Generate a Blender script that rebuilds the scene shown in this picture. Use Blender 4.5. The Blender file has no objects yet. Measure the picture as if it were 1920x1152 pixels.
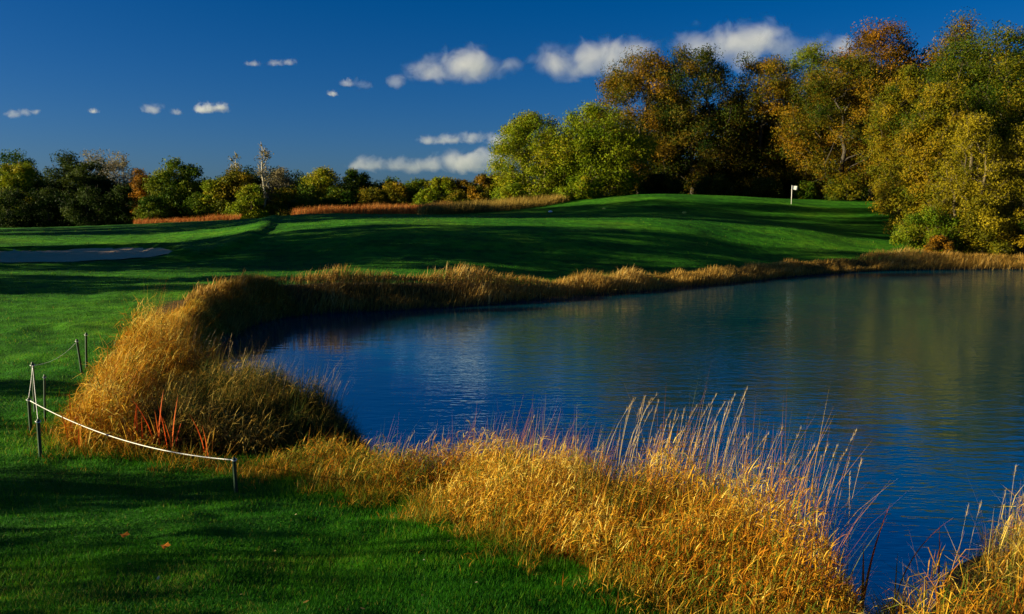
import bpy, math, random
import numpy as np
from mathutils import Vector

# ------------------------------------------------------------------ camera, sky, sun, exposure
scene = bpy.context.scene
col = scene.collection
rng = np.random.default_rng(7)
random.seed(7)
F = 1507.0                      # focal length in pixels of the 1920 px wide photograph
CAM = np.array([0.0, 0.0, 4.0])
PITCH = math.atan(176.0 / F)
SUN_AZ = math.radians(-102)      # measured from +Y (view direction), negative = to the left
SUN_EL = math.radians(14)

cam_d = bpy.data.cameras.new('camera')
cam = bpy.data.objects.new('camera', cam_d)
col.objects.link(cam)
cam.location = CAM
cam.rotation_euler = (math.pi / 2 - PITCH, 0, 0)
cam_d.sensor_fit = 'HORIZONTAL'
cam_d.angle = 2 * math.atan(960.0 / F)
cam_d.clip_start = 0.1
cam_d.clip_end = 20000
scene.camera = cam

world = bpy.data.worlds.new('World')
scene.world = world
world.use_nodes = True
wn, wl = world.node_tree.nodes, world.node_tree.links
wn.clear()
sky = wn.new('ShaderNodeTexSky')
sky.sky_type = 'NISHITA'
sky.sun_disc = False
sky.sun_elevation = SUN_EL
sky.sun_rotation = SUN_AZ
sky.air_density = 0.8
sky.dust_density = 1.2
sky.ozone_density = 3.0
hsv = wn.new('ShaderNodeHueSaturation')
hsv.inputs['Saturation'].default_value = 1.2
hsv.inputs['Value'].default_value = 0.57
bg = wn.new('ShaderNodeBackground')
bg.inputs['Strength'].default_value = 0.05
wo = wn.new('ShaderNodeOutputWorld')
tintn = wn.new('ShaderNodeMix'); tintn.data_type = 'RGBA'; tintn.blend_type = 'MULTIPLY'; tintn.inputs['Factor'].default_value = 1
tintn.inputs['B'].default_value = (0.66, 0.86, 1.22, 1)
wl.new(sky.outputs[0], tintn.inputs['A'])
wl.new(tintn.outputs['Result'], hsv.inputs['Color'])
wl.new(hsv.outputs[0], bg.inputs['Color'])
wl.new(bg.outputs[0], wo.inputs['Surface'])

S = Vector((math.sin(SUN_AZ) * math.cos(SUN_EL), math.cos(SUN_AZ) * math.cos(SUN_EL), math.sin(SUN_EL)))
sun_d = bpy.data.lights.new('sun', 'SUN')
sun_d.energy = 5.0
sun_d.angle = math.radians(0.5)
sun_d.color = (1.0, 0.87, 0.52)
sun = bpy.data.objects.new('sun', sun_d)
col.objects.link(sun)
sun.rotation_euler = (-S).to_track_quat('-Z', 'Y').to_euler()

vs = scene.view_settings
vs.view_transform = 'Standard'
vs.look = 'None'
vs.exposure = 1.3
vs.gamma = 1.0
vs.use_curve_mapping = False
scene.cycles.use_denoising = True
scene.cycles.max_bounces = 8
scene.cycles.diffuse_bounces = 3
scene.cycles.transparent_max_bounces = 8
scene.cycles.volume_bounces = 3
scene.cycles.volume_step_rate = 0.35
scene.cycles.sample_clamp_indirect = 4.0

# ------------------------------------------------------------------ helpers
UP = np.array([0, math.sin(PITCH), math.cos(PITCH)])
FW = np.array([0, math.cos(PITCH), -math.sin(PITCH)])

def ray(px, py):
    return FW + np.array([1.0, 0, 0]) * (px - 960) / F - UP * (py - 576) / F

def at(px, py, Y):
    d = ray(px, py)
    return CAM + d * (Y / d[1])

def px_m(Y):
    return Y / F / math.cos(PITCH)

def tag(o, label=None, cat=None, group=None, kind=None):
    if label: o['label'] = label
    if cat: o['category'] = cat
    if group: o['group'] = group
    if kind: o['kind'] = kind
    return o

def empty(name, loc, rz=0.0):
    o = bpy.data.objects.new(name, None)
    o.empty_display_size = 0.2
    col.objects.link(o)
    o.location = loc
    o.rotation_euler = (0, 0, rz)
    return o

def mk_data(name, verts, quads=None, tris=None, mat=None, attrs=None, smooth=False):
    me = bpy.data.meshes.new(name)
    nq = 0 if quads is None else len(quads)
    nt = 0 if tris is None else len(tris)
    verts = np.asarray(verts, dtype=np.float32)
    me.vertices.add(len(verts))
    me.vertices.foreach_set('co', verts.ravel())
    loops = []
    if nq: loops.append(np.asarray(quads, dtype=np.int32).ravel())
    if nt: loops.append(np.asarray(tris, dtype=np.int32).ravel())
    loops = np.concatenate(loops)
    me.loops.add(len(loops))
    me.loops.foreach_set('vertex_index', loops)
    me.polygons.add(nq + nt)
    tot = np.concatenate([np.full(nq, 4, np.int32), np.full(nt, 3, np.int32)])
    st = np.concatenate([[0], np.cumsum(tot)[:-1]]).astype(np.int32)
    me.polygons.foreach_set('loop_start', st)
    me.polygons.foreach_set('loop_total', tot)
    me.polygons.foreach_set('use_smooth', np.full(nq + nt, smooth, dtype=bool))
    if attrs:
        for k, v in attrs.items():
            a = me.attributes.new(k, 'FLOAT', 'POINT')
            a.data.foreach_set('value', np.asarray(v, dtype=np.float32))
    me.update(calc_edges=True)
    if mat: me.materials.append(mat)
    return me

def mk(name, verts, quads=None, tris=None, mat=None, attrs=None, parent=None, smooth=False):
    me = mk_data(name, verts, quads, tris, mat, attrs, smooth)
    o = bpy.data.objects.new(name, me)
    col.objects.link(o)
    if parent: o.parent = parent
    return o

def norm(v):
    return v / np.maximum(np.linalg.norm(v, axis=-1, keepdims=True), 1e-9)

def smooth01(t):
    t = np.clip(t, 0, 1)
    return t * t * (3 - 2 * t)

# cheap periodic value noise, vectorised
_NT = np.random.default_rng(3).random((256, 256))
def vnoise(x, y):
    xi, yi = np.floor(x).astype(int), np.floor(y).astype(int)
    fx, fy = x - xi, y - yi
    fx, fy = fx * fx * (3 - 2 * fx), fy * fy * (3 - 2 * fy)
    a = _NT[xi % 256, yi % 256]; b = _NT[(xi + 1) % 256, yi % 256]
    c = _NT[xi % 256, (yi + 1) % 256]; d = _NT[(xi + 1) % 256, (yi + 1) % 256]
    return (a * (1 - fx) + b * fx) * (1 - fy) + (c * (1 - fx) + d * fx) * fy

def fbm(x, y, o=3):
    s, a, t = 0, 1.0, 0
    for i in range(o):
        s = s + a * vnoise(x * 2 ** i + 17.3 * i, y * 2 ** i + 5.1 * i); t += a; a *= 0.5
    return s / t

def tubes(p0, p1, r0, r1, n=5):
    """frustums for many segments at once"""
    p0, p1 = np.asarray(p0, float), np.asarray(p1, float)
    d = norm(p1 - p0)
    ref = np.where(np.abs(d[:, 2:3]) > 0.9, np.array([[1.0, 0, 0]]), np.array([[0, 0, 1.0]]))
    u = norm(np.cross(d, ref)); v = np.cross(d, u)
    a = np.arange(n) * 2 * math.pi / n
    ring = u[:, None, :] * np.cos(a)[None, :, None] + v[:, None, :] * np.sin(a)[None, :, None]
    A = p0[:, None, :] + ring * np.asarray(r0)[:, None, None]
    B = p1[:, None, :] + ring * np.asarray(r1)[:, None, None]
    V = np.concatenate([A, B], axis=1).reshape(-1, 3)
    N = len(p0)
    i = np.arange(n); j = (i + 1) % n
    q = np.stack([i, j, j + n, i + n], axis=1)
    Q = (q[None] + (np.arange(N) * 2 * n)[:, None, None]).reshape(-1, 4)
    return V, Q

def polytube(pts, radii, n=6, cap=True):
    pts = np.asarray(pts, float); m = len(pts)
    V = []; Q = []; T = []
    for k in range(m):
        d = pts[min(k + 1, m - 1)] - pts[max(k - 1, 0)]
        d = d / np.linalg.norm(d)
        ref = np.array([0, 0, 1.0]) if abs(d[2]) < 0.9 else np.array([1.0, 0, 0])
        u = np.cross(d, ref); u /= np.linalg.norm(u); v = np.cross(d, u)
        for i in range(n):
            a = 2 * math.pi * i / n
            V.append(pts[k] + (u * math.cos(a) + v * math.sin(a)) * radii[k])
    for k in range(m - 1):
        for i in range(n):
            j = (i + 1) % n
            Q.append((k * n + i, k * n + j, (k + 1) * n + j, (k + 1) * n + i))
    if cap:
        V.append(pts[0]); V.append(pts[-1])
        for i in range(n):
            j = (i + 1) % n
            T.append((m * n, j, i)); T.append((m * n + 1, (m - 1) * n + i, (m - 1) * n + j))
    return np.array(V), Q, T

# ------------------------------------------------------------------ materials
MATS = {}
def newmat(name):
    m = bpy.data.materials.new(name)
    m.use_nodes = True
    m.node_tree.nodes.clear()
    MATS[name] = m
    return m, m.node_tree.nodes, m.node_tree.links

def ramp(n, stops):
    r = n.new('ShaderNodeValToRGB')
    e = r.color_ramp.elements
    while len(e) > 1: e.remove(e[-1])
    e[0].position = stops[0][0]; e[0].color = (*stops[0][1], 1)
    for p, c in stops[1:]:
        x = e.new(p); x.color = (*c, 1)
    return r

def blade_mat(name, stops, rough=0.55, transl=0.35, noise_scale=0.6, noise_amt=0.25, spec=0.06):
    """thin leaf: colour by a per-leaf 'tint' value plus a slow drift over the place"""
    m, n, l = newmat(name)
    at_ = n.new('ShaderNodeAttribute'); at_.attribute_name = 'tint'
    geo = n.new('ShaderNodeNewGeometry')
    nz = n.new('ShaderNodeTexNoise'); nz.inputs['Scale'].default_value = noise_scale
    nz.inputs['Detail'].default_value = 2
    l.new(geo.outputs['Position'], nz.inputs['Vector'])
    ma = n.new('ShaderNodeMath'); ma.operation = 'MULTIPLY_ADD'
    l.new(nz.outputs['Fac'], ma.inputs[0]); ma.inputs[1].default_value = noise_amt * 2
    l.new(at_.outputs['Fac'], ma.inputs[2])
    mb = n.new('ShaderNodeMath'); mb.operation = 'SUBTRACT'; mb.inputs[1].default_value = noise_amt
    l.new(ma.outputs[0], mb.inputs[0])
    r = ramp(n, stops); l.new(mb.outputs[0], r.inputs[0])
    p = n.new('ShaderNodeBsdfPrincipled')
    p.inputs['Roughness'].default_value = rough
    p.inputs['Specular IOR Level'].default_value = spec
    l.new(r.outputs[0], p.inputs['Base Color'])
    t = n.new('ShaderNodeBsdfTranslucent'); l.new(r.outputs[0], t.inputs['Color'])
    mx = n.new('ShaderNodeMixShader'); mx.inputs[0].default_value = transl
    l.new(p.outputs[0], mx.inputs[1]); l.new(t.outputs[0], mx.inputs[2])
    o = n.new('ShaderNodeOutputMaterial'); l.new(mx.outputs[0], o.inputs['Surface'])
    return m

def plain_mat(name, c0, c1, scale=6.0, rough=0.8, bump=0.2, spec=0.3, stretch=(1, 1, 1)):
    m, n, l = newmat(name)
    tc = n.new('ShaderNodeTexCoord'); mp = n.new('ShaderNodeMapping')
    mp.inputs['Scale'].default_value = stretch
    l.new(tc.outputs['Object'], mp.inputs['Vector'])
    nz = n.new('ShaderNodeTexNoise'); nz.inputs['Scale'].default_value = scale; nz.inputs['Detail'].default_value = 5
    l.new(mp.outputs[0], nz.inputs['Vector'])
    r = ramp(n, [(0.3, c0), (0.7, c1)]); l.new(nz.outputs['Fac'], r.inputs[0])
    p = n.new('ShaderNodeBsdfPrincipled'); p.inputs['Roughness'].default_value = rough
    p.inputs['Specular IOR Level'].default_value = spec
    l.new(r.outputs[0], p.inputs['Base Color'])
    b = n.new('ShaderNodeBump'); b.inputs['Strength'].default_value = bump; b.inputs['Distance'].default_value = 0.02
    l.new(nz.outputs['Fac'], b.inputs['Height']); l.new(b.outputs[0], p.inputs['Normal'])
    o = n.new('ShaderNodeOutputMaterial'); l.new(p.outputs[0], o.inputs['Surface'])
    return m

# ------------------------------------------------------------------ pond outline and terrain
POND = np.array([(-2.55, 13.3), (-2.1, 12.4), (-1.75, 11.3), (-1.35, 10.75), (-0.95, 11.0), (-0.2, 11.3), (1.4, 10.3), (2.7, 9.2), (3.0, 8.0), (3.05, 6.9), (3.25, 6.3), (3.6, 6.7), (4.3, 7.8),
                 (5.2, 9.0), (6.5, 9.3), (9, 8.6), (16, 7), (30, 8), (48, 18), (58, 34), (56, 50), (47, 57.5), (36.6, 57.6), (28, 57),
                 (23.3, 55), (18.5, 51.7), (13.8, 47.2), (9.9, 43.8), (6.5, 41.0), (3.6, 39.0), (1.0, 37.0), (-1.4, 35.0), (-3.6, 33.6),
                 (-7.4, 32.2), (-8.6, 31.2), (-9.5, 29), (-9.1, 25), (-7.9, 20.8), (-6.9, 18), (-5.7, 15.9), (-3.7, 14.6)])

def chaikin(P, k=2):
    for _ in range(k):
        Q = np.roll(P, -1, axis=0)
        P = np.stack([0.75 * P + 0.25 * Q, 0.25 * P + 0.75 * Q], axis=1).reshape(-1, 2)
    return P
POND = chaikin(POND, 2)

def inside(poly, x, y):
    r = np.zeros(np.shape(x), bool)
    n = len(poly)
    for i in range(n):
        x0, y0 = poly[i]; x1, y1 = poly[(i + 1) % n]
        if y0 == y1: continue
        c = ((y0 > y) != (y1 > y)) & (x < (x1 - x0) * (y - y0) / (y1 - y0) + x0)
        r ^= c
    return r

def dist_line(P, x, y, closed=False):
    d = np.full(np.shape(x), 1e9)
    n = len(P) if closed else len(P) - 1
    for i in range(n):
        a = P[i]; b = P[(i + 1) % len(P)]
        e = b - a
        t = np.clip(((x - a[0]) * e[0] + (y - a[1]) * e[1]) / (e @ e), 0, 1)
        d = np.minimum(d, (x - a[0] - t * e[0]) ** 2 + (y - a[1] - t * e[1]) ** 2)
    return np.sqrt(d)

def pond_sd(x, y):
    d = dist_line(POND, x, y, True)
    return np.where(inside(POND, x, y), -d, d)

CTRL = [(0, 1152, 4.6), (400, 1152, 4.7), (800, 1152, 4.8), (1200, 1110, 5.8), (1500, 1152, 5.9), (0, 1000, 6.4), (300, 1000, 6.5), (600, 1000, 6.8),
        (850, 1000, 7.3), (0, 860, 9.6), (300, 900, 9.2), (600, 885, 9.9), (0, 800, 11), (0, 700, 15), (100, 690, 15.4), (0, 600, 22), (180, 600, 22),
        (0, 540, 30), (250, 545, 29.5), (400, 535, 31.5), (600, 515, 38), (800, 512, 40), (1000, 512, 45), (1200, 492, 50),
        (1400, 472, 58), (1600, 455, 66), (700, 450, 50.5), (900, 450, 51.5), (1100, 450, 53.5), (1300, 440, 59), (1500, 430, 68), (900, 418, 58), (1100, 421, 59.5), (1300, 422, 63), (720, 416, 57),
        (600, 417, 59), (700, 409, 63), (560, 403, 67), (680, 402, 70), (830, 404.5, 72), (1000, 403, 78), (1200, 396, 82), (1400, 402, 85), (1600, 412, 86),
        (1000, 391, 88), (1080, 380, 92), (1170, 367, 95), (1330, 366, 98), (1400, 371, 95), (1480, 374, 100), (1640, 378, 100), (1250, 372, 90),
        (0, 428, 100), (300, 425, 110), (540, 410, 110), (800, 398, 100), (950, 386, 104),
        (0, 488, 45.5), (100, 488, 45.5), (100, 470, 50), (100, 446, 56), (250, 440, 58), (250, 462, 52), (400, 420, 66), (330, 480, 47), (0, 445, 56), (400, 476, 48),
        (1800, 484, 61), (1750, 462, 68), (1900, 478, 64), (450, 470, 48.5), (480, 450, 51.5), (480, 420, 60), (560, 490, 46)]
cx = []
for a in CTRL:
    p = at(*a); cx.append(tuple(p))
cx += [(0, 0, 2.3), (-5, -4, 2.5), (6, 1, 2.0), (6, -8, 2.5), (14, 2, 1.3), (-14, 0, 2.1), (-14, 8, 1.5), (-25, 10, 1.6), (-24, 25, 1.4), (-36, 40, 1.9),
       (-50, 60, 2.4), (-50, 20, 2.0), (-40, 0, 2.4), (15, -10, 2.4), (40, 0, 2.2), (70, 20, 2.4), (75, 60, 3.0), (60, 75, 3.2), (60, 100, 5.5),
       (30, 115, 5.6), (0, 110, 5.0), (10, 125, 5.0), (45, 125, 5.4), (-30, 130, 2.6), (-60, 120, 2.2), (-90, 100, 2.2), (-80, 60, 2.4), (80, 130, 5),
       (5, 20, 0.6), (20, 30, 0.6), (35, 25, 0.6), (0, 28, 0.6), (30, 45, 0.7), (45, 40, 0.8), (5.4, 6.6, 0.75), (7.5, 6.6, 0.8), (5.2, 4.5, 1.35), (10, 5, 1.1)]
cx = np.array(cx)
n_ = len(cx)
def _phi(d2): return 0.5 * d2 * np.log(d2 + 1e-6)
_d2 = ((cx[:, None, :2] - cx[None, :, :2]) ** 2).sum(-1)
_A = np.zeros((n_ + 3, n_ + 3))
_A[:n_, :n_] = _phi(_d2) + np.eye(n_) * 1.5
_A[:n_, n_] = 1; _A[:n_, n_ + 1:] = cx[:, :2]
_A[n_:, :n_] = _A[:n_, n_:].T
_W = np.linalg.solve(_A, np.concatenate([cx[:, 2], [0, 0, 0]]))

CREASE = np.array([(-30, 40.2), (-26, 41.6), (-23, 43.0), (-20, 44.4), (-18.2, 46.2), (-17.0, 48.5), (-16.6, 51.5), (-16.9, 56), (-17.6, 60), (-19, 66)])
BUNKER = chaikin(np.array([(-34, 43.6), (-30, 43.0), (-26.5, 43.4), (-23, 44.4), (-20.6, 45.6), (-19.8, 47.4), (-20.9, 49.8), (-24, 51.4), (-27, 51.0), (-30, 49.4), (-34, 48.0)]), 2)

def height(x, y, micro=True):
    x = np.asarray(x, float); y = np.asarray(y, float)
    shp = x.shape; x = x.ravel(); y = y.ravel()
    z = np.empty_like(x)
    for s in range(0, len(x), 20000):
        xx, yy = x[s:s + 20000], y[s:s + 20000]
        d2 = (xx[:, None] - cx[None, :, 0]) ** 2 + (yy[:, None] - cx[None, :, 1]) ** 2
        z[s:s + 20000] = _phi(d2) @ _W[:n_] + _W[n_] + _W[n_ + 1] * xx + _W[n_ + 2] * yy
    # calm far plain outside the fitted area
    o = np.maximum.reduce([(np.abs(x) - 62) / 30, (y - 118) / 30, (-y - 6) / 10])
    z = np.where(o > 0, z + (2.4 - z) * smooth01(o), z)
    z = np.clip(z, 0.3, 8)
    # mound shoulder with a crisp toe
    dc = dist_line(CREASE, x, y)
    poly = np.concatenate([CREASE, [(-40, 66), (-40, 40.2)]])
    ins = inside(poly, x, y)
    sdc = np.where(ins, dc, -dc)
    z = z + (0.08 + 0.20 * smooth01((x + 21) / 3)) * smooth01((sdc + 0.5) / 1.0) * np.exp(-np.maximum(sdc - 0.8, 0) / 2.2) * (dc < 20)
    # bunker hollow
    near = (np.abs(x + 27) < 14) & (np.abs(y - 47) < 9)
    if near.any():
        xb, yb = x[near], y[near]
        db = dist_line(BUNKER, xb, yb, True); ib = inside(BUNKER, xb, yb)
        z[near] = z[near] - np.where(ib, 0.20 * smooth01(db / 1.5), 0) + np.where(~ib & (yb > 47), 0.22 * np.exp(-((db - 0.6) / 0.7) ** 2), 0)
    sd = pond_sd(x, y)
    if micro:
        a = 1 - smooth01((np.abs(x) + y - 200) / 100)
        z = z + a * (0.10 * (fbm(x * 0.45, y * 0.45, 2) - 0.5) + 0.11 * (fbm(x * 1.5 + 9, y * 1.5, 2) - 0.5) * np.clip(1.3 - y / 70, 0.3, 1))
    w = 1.1 + 0.5 * (fbm(x * 0.35 + 40, y * 0.35, 2) - 0.5)
    t = sd / w
    z = np.where(sd > 0, np.where(t < 1, 0.02 + (z - 0.02) * (0.35 * np.clip(t, 0, 1) + 0.65 * smooth01(t)), z), np.maximum(-1.4, sd * 0.55))
    return z.reshape(shp)

def hz(x, y):
    return float(height(np.array([x]), np.array([y]))[0])

# reed zones (ground plan)
LAWN_EDGE = np.array([(-3.1, 9.9), (-1.9, 8.9), (-1.05, 8.5), (-0.5, 7.3), (0.38, 6.4), (0.95, 5.8), (1.35, 5.4), (1.7, 5.0), (2.1, 4.8)])
Z_FRONT = np.concatenate([LAWN_EDGE, [(2.4, 5.2), (2.75, 6.2), (2.9, 7.0), (2.9, 7.8), (2.6, 8.9), (1.4, 10.0), (-0.2, 11.0), (-0.95, 10.8), (-1.4, 10.5), (-1.85, 11.0), (-2.3, 11.9)]])
Z_RIGHT = np.array([(2.35, 4.6), (2.72, 5.5), (3.3, 6.2), (4.5, 7.6), (5.3, 8.7), (6.6, 8.9), (8.5, 8.2), (8.5, 5.2), (5.0, 4.9)])
Z_INLET = np.array([(-2.5, 11.1), (-3.3, 10.5), (-4.6, 10.3), (-5.3, 11.2), (-5.0, 13.4), (-4.7, 14.4), (-3.6, 14.2), (-2.75, 13.1), (-2.2, 12.2)])
Z_LEFT = np.array([(-4.6, 10.1), (-5.9, 10.3), (-6.6, 12.2), (-7.6, 15.4), (-9.25, 21.0), (-10.4, 26.5), (-10.8, 31.0), (-10.2, 32.6), (-8.6, 31.4), (-9.6, 29), (-9.2, 25), (-8.0, 20.8),
                   (-7.0, 18), (-5.8, 15.9), (-5.2, 14.8), (-5.0, 13.4), (-5.3, 11.2)])

rr = np.concatenate([np.linspace(0.4, 3, 8)[:-1], np.geomspace(3, 125, 330)[:-1], np.geomspace(125, 4000, 34)])
aa = np.concatenate([np.arange(-180, -46, 3.0), np.arange(-46, 46, 0.30), np.arange(46, 180, 3.0)])
A, R = np.meshgrid(np.radians(aa), rr)
X, Y = np.sin(A) * R, np.cos(A) * R
Z = height(X, Y)
V = np.stack([X, Y, Z], -1).reshape(-1, 3)
na, nr = len(aa), len(rr)
i, j = np.meshgrid(np.arange(nr - 1), np.arange(na), indexing='ij')
j2 = (j + 1) % na
Q = np.stack([i * na + j, i * na + j2, (i + 1) * na + j2, (i + 1) * na + j], -1).reshape(-1, 4)
V = np.concatenate([V, [[0, 0, hz(0, 0)]]])
T = np.stack([np.full(na, nr * na), (np.arange(na) + 1) % na, np.arange(na)], -1)

def ground_mat():
    m, n, l = newmat('turf')
    geo = n.new('ShaderNodeNewGeometry')
    def noise(scale, detail=4, stretch=None):
        t = n.new('ShaderNodeTexNoise'); t.inputs['Scale'].default_value = scale; t.inputs['Detail'].default_value = detail
        if stretch:
            mp = n.new('ShaderNodeMapping'); mp.inputs['Scale'].default_value = stretch
            l.new(geo.outputs['Position'], mp.inputs['Vector']); l.new(mp.outputs[0], t.inputs['Vector'])
        else:
            l.new(geo.outputs['Position'], t.inputs['Vector'])
        return t
    n1, n2, n3 = noise(0.12, 5), noise(1.7, 6), noise(26, 4)
    r1 = ramp(n, [(0.3, (0.012, 0.11, 0.003)), (0.55, (0.034, 0.165, 0.004)), (0.75, (0.070, 0.18, 0.005))])
    l.new(n1.outputs['Fac'], r1.inputs[0])
    r2 = ramp(n, [(0.3, (0.45, 0.5, 0.45)), (0.7, (1.25, 1.2, 1.1))]); l.new(n2.outputs['Fac'], r2.inputs[0])
    mx = n.new('ShaderNodeMix'); mx.data_type = 'RGBA'; mx.blend_type = 'MULTIPLY'; mx.inputs['Factor'].default_value = 1
    l.new(r1.outputs[0], mx.inputs['A']); l.new(r2.outputs[0], mx.inputs['B'])
    n4 = noise(0.6, 4, (0.3, 1.0, 1.0))  # streaks in the turf colour: mowing variation plus painted dapple of light
    r4 = ramp(n, [(0.35, (0.55, 0.62, 0.6)), (0.5, (1, 1, 1)), (0.68, (1.7, 1.25, 1.0))]); l.new(n4.outputs['Fac'], r4.inputs[0])
    mx4 = n.new('ShaderNodeMix'); mx4.data_type = 'RGBA'; mx4.blend_type = 'MULTIPLY'; mx4.inputs['Factor'].default_value = 1
    l.new(mx.outputs['Result'], mx4.inputs['A']); l.new(r4.outputs[0], mx4.inputs['B']); mx = mx4
    tha = n.new('ShaderNodeAttribute'); tha.attribute_name = 'thatch'
    r3 = ramp(n, [(0.3, (0.030, 0.020, 0.008)), (0.7, (0.11, 0.07, 0.025))]); l.new(n2.outputs['Fac'], r3.inputs[0])
    tm_ = n.new('ShaderNodeMix'); tm_.data_type = 'RGBA'
    l.new(tha.outputs['Fac'], tm_.inputs['Factor']); l.new(mx.outputs['Result'], tm_.inputs['A']); l.new(r3.outputs[0], tm_.inputs['B'])
    mx = tm_
    # bare mud at the water's edge
    sep = n.new('ShaderNodeSeparateXYZ'); l.new(geo.outputs['Position'], sep.inputs[0])
    mr = n.new('ShaderNodeMapRange'); mr.inputs['From Min'].default_value = 0.10; mr.inputs['From Max'].default_value = 0.30
    mr.inputs['To Min'].default_value = 1; mr.inputs['To Max'].default_value = 0
    l.new(sep.outputs['Z'], mr.inputs['Value'])
    mud = n.new('ShaderNodeMix'); mud.data_type = 'RGBA'
    l.new(mr.outputs[0], mud.inputs['Factor']); l.new(mx.outputs['Result'], mud.inputs['A']); mud.inputs['B'].default_value = (0.075, 0.06, 0.04, 1)
    p = n.new('ShaderNodeBsdfPrincipled'); p.inputs['Roughness'].default_value = 0.9; p.inputs['Specular IOR Level'].default_value = 0.1
    l.new(mud.outputs['Result'], p.inputs['Base Color'])
    ad = n.new('ShaderNodeMath'); ad.operation = 'ADD'; l.new(n2.outputs['Fac'], ad.inputs[0])
    ml = n.new('ShaderNodeMath'); ml.operation = 'MULTIPLY'; ml.inputs[1].default_value = 0.35; l.new(n3.outputs['Fac'], ml.inputs[0]); l.new(ml.outputs[0], ad.inputs[1])
    b = n.new('ShaderNodeBump'); b.inputs['Strength'].default_value = 0.9; b.inputs['Distance'].default_value = 0.12
    l.new(ad.outputs[0], b.inputs['Height']); l.new(b.outputs[0], p.inputs['Normal'])
    o = n.new('ShaderNodeOutputMaterial'); l.new(p.outputs[0], o.inputs['Surface'])
    return m
ground_mat()
_sd = pond_sd(V[:, 0], V[:, 1])
THATCH = 1 - smooth01((_sd - 1.2 - 0.8 * fbm(V[:, 0] * 0.8, V[:, 1] * 0.8, 2)) / 0.5)
for zn in (Z_FRONT, Z_RIGHT, Z_INLET, Z_LEFT):
    THATCH = np.maximum(THATCH, inside(zn, V[:, 0], V[:, 1]) * 1.0)
tag(mk('ground', V, Q, T, MATS['turf'], {'thatch': THATCH}, smooth=True), kind='structure')

# sand bunker: a sheet of sand lying in its hollow
g = 0.14
bx, by = np.meshgrid(np.arange(-34, -19, g), np.arange(42, 53, g))
bz = height(bx, by)
ny_, nx_ = bx.shape
ok = inside(BUNKER, bx, by) & (dist_line(BUNKER, bx, by, True) > 0.05 + 0.25 * fbm(bx * 1.3, by * 1.3, 2))
Vb = np.stack([bx, by, bz + 0.03], -1).reshape(-1, 3)
idx = np.arange(nx_ * ny_).reshape(ny_, nx_)
q = np.stack([idx[:-1, :-1], idx[:-1, 1:], idx[1:, 1:], idx[1:, :-1]], -1)
okq = (ok[:-1, :-1].astype(int) + ok[:-1, 1:] + ok[1:, 1:] + ok[1:, :-1]) >= 2
plain_mat('sand', (0.58, 0.36, 0.19), (0.68, 0.44, 0.25), 3.0, 0.95, 0.3)
tag(mk('sand_bunker', Vb, q[okq], None, MATS['sand'], smooth=True), kind='structure')

# water
def water_mat():
    m, n, l = newmat('pond_water')
    geo = n.new('ShaderNodeNewGeometry')
    def wave(scale, stretch, detail, rot=0.0):
        mp = n.new('ShaderNodeMapping'); mp.inputs['Scale'].default_value = stretch; mp.inputs['Rotation'].default_value = (0, 0, rot)
        l.new(geo.outputs['Position'], mp.inputs['Vector'])
        t = n.new('ShaderNodeTexNoise'); t.inputs['Scale'].default_value = scale; t.inputs['Detail'].default_value = detail
        t.inputs['Roughness'].default_value = 0.5
        l.new(mp.outputs[0], t.inputs['Vector'])
        return t.outputs['Fac']
    fine = wave(5.0, (0.55, 1.5, 1), 2, 0.25)
    mid = wave(1.6, (0.5, 1.4, 1), 2, -0.2)
    # wind patches: calm near the sheltered shore, ruffled in the open
    patch = wave(0.10, (0.6, 1.3, 1), 2)
    pr = n.new('ShaderNodeMapRange'); pr.inputs['From Min'].default_value = 0.38; pr.inputs['From Max'].default_value = 0.62
    pr.inputs['To Min'].default_value = 0.25; pr.inputs['To Max'].default_value = 1.0
    l.new(patch, pr.inputs['Value'])
    a = n.new('ShaderNodeMath'); a.operation = 'MULTIPLY'; l.new(fine, a.inputs[0]); l.new(pr.outputs[0], a.inputs[1])
    b_ = n.new('ShaderNodeMath'); b_.operation = 'MULTIPLY_ADD'; l.new(mid, b_.inputs[0]); b_.inputs[1].default_value = 0.8; l.new(a.outputs[0], b_.inputs[2])
    # the left end lies in the lee of the bank, the open water to the right catches the wind
    sx_ = n.new('ShaderNodeSeparateXYZ'); l.new(geo.outputs['Position'], sx_.inputs[0])
    lee = n.new('ShaderNodeMapRange'); lee.inputs['From Min'].default_value = -7.0; lee.inputs['From Max'].default_value = 6.0
    lee.inputs['To Min'].default_value = 0.45; lee.inputs['To Max'].default_value = 1.35
    l.new(sx_.outputs['X'], lee.inputs['Value'])
    b3 = n.new('ShaderNodeMath'); b3.operation = 'MULTIPLY'; l.new(b_.outputs[0], b3.inputs[0]); l.new(lee.outputs[0], b3.inputs[1]); b_ = b3
    bp = n.new('ShaderNodeBump'); bp.inputs['Strength'].default_value = 0.5; bp.inputs['Distance'].default_value = 0.028
    l.new(b_.outputs[0], bp.inputs['Height'])
    p = n.new('ShaderNodeBsdfPrincipled')
    p.inputs['Base Color'].default_value = (0.0, 0.036, 0.064, 1)
    p.inputs['Roughness'].default_value = 0.04
    p.inputs['Specular Tint'].default_value = (0.80, 0.97, 1.0, 1)
    p.inputs['IOR'].default_value = 6.0
    l.new(bp.outputs[0], p.inputs['Normal'])
    o = n.new('ShaderNodeOutputMaterial'); l.new(p.outputs[0], o.inputs['Surface'])
    return m
water_mat()
wy, wx = 3.0, -14.0
Vw = [(-14, 5, 0), (64, 5, 0), (64, 62, 0), (-14, 62, 0)]
tag(mk('pond_water', Vw, [(0, 1, 2, 3)], None, MATS['pond_water']), kind='structure')

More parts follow.
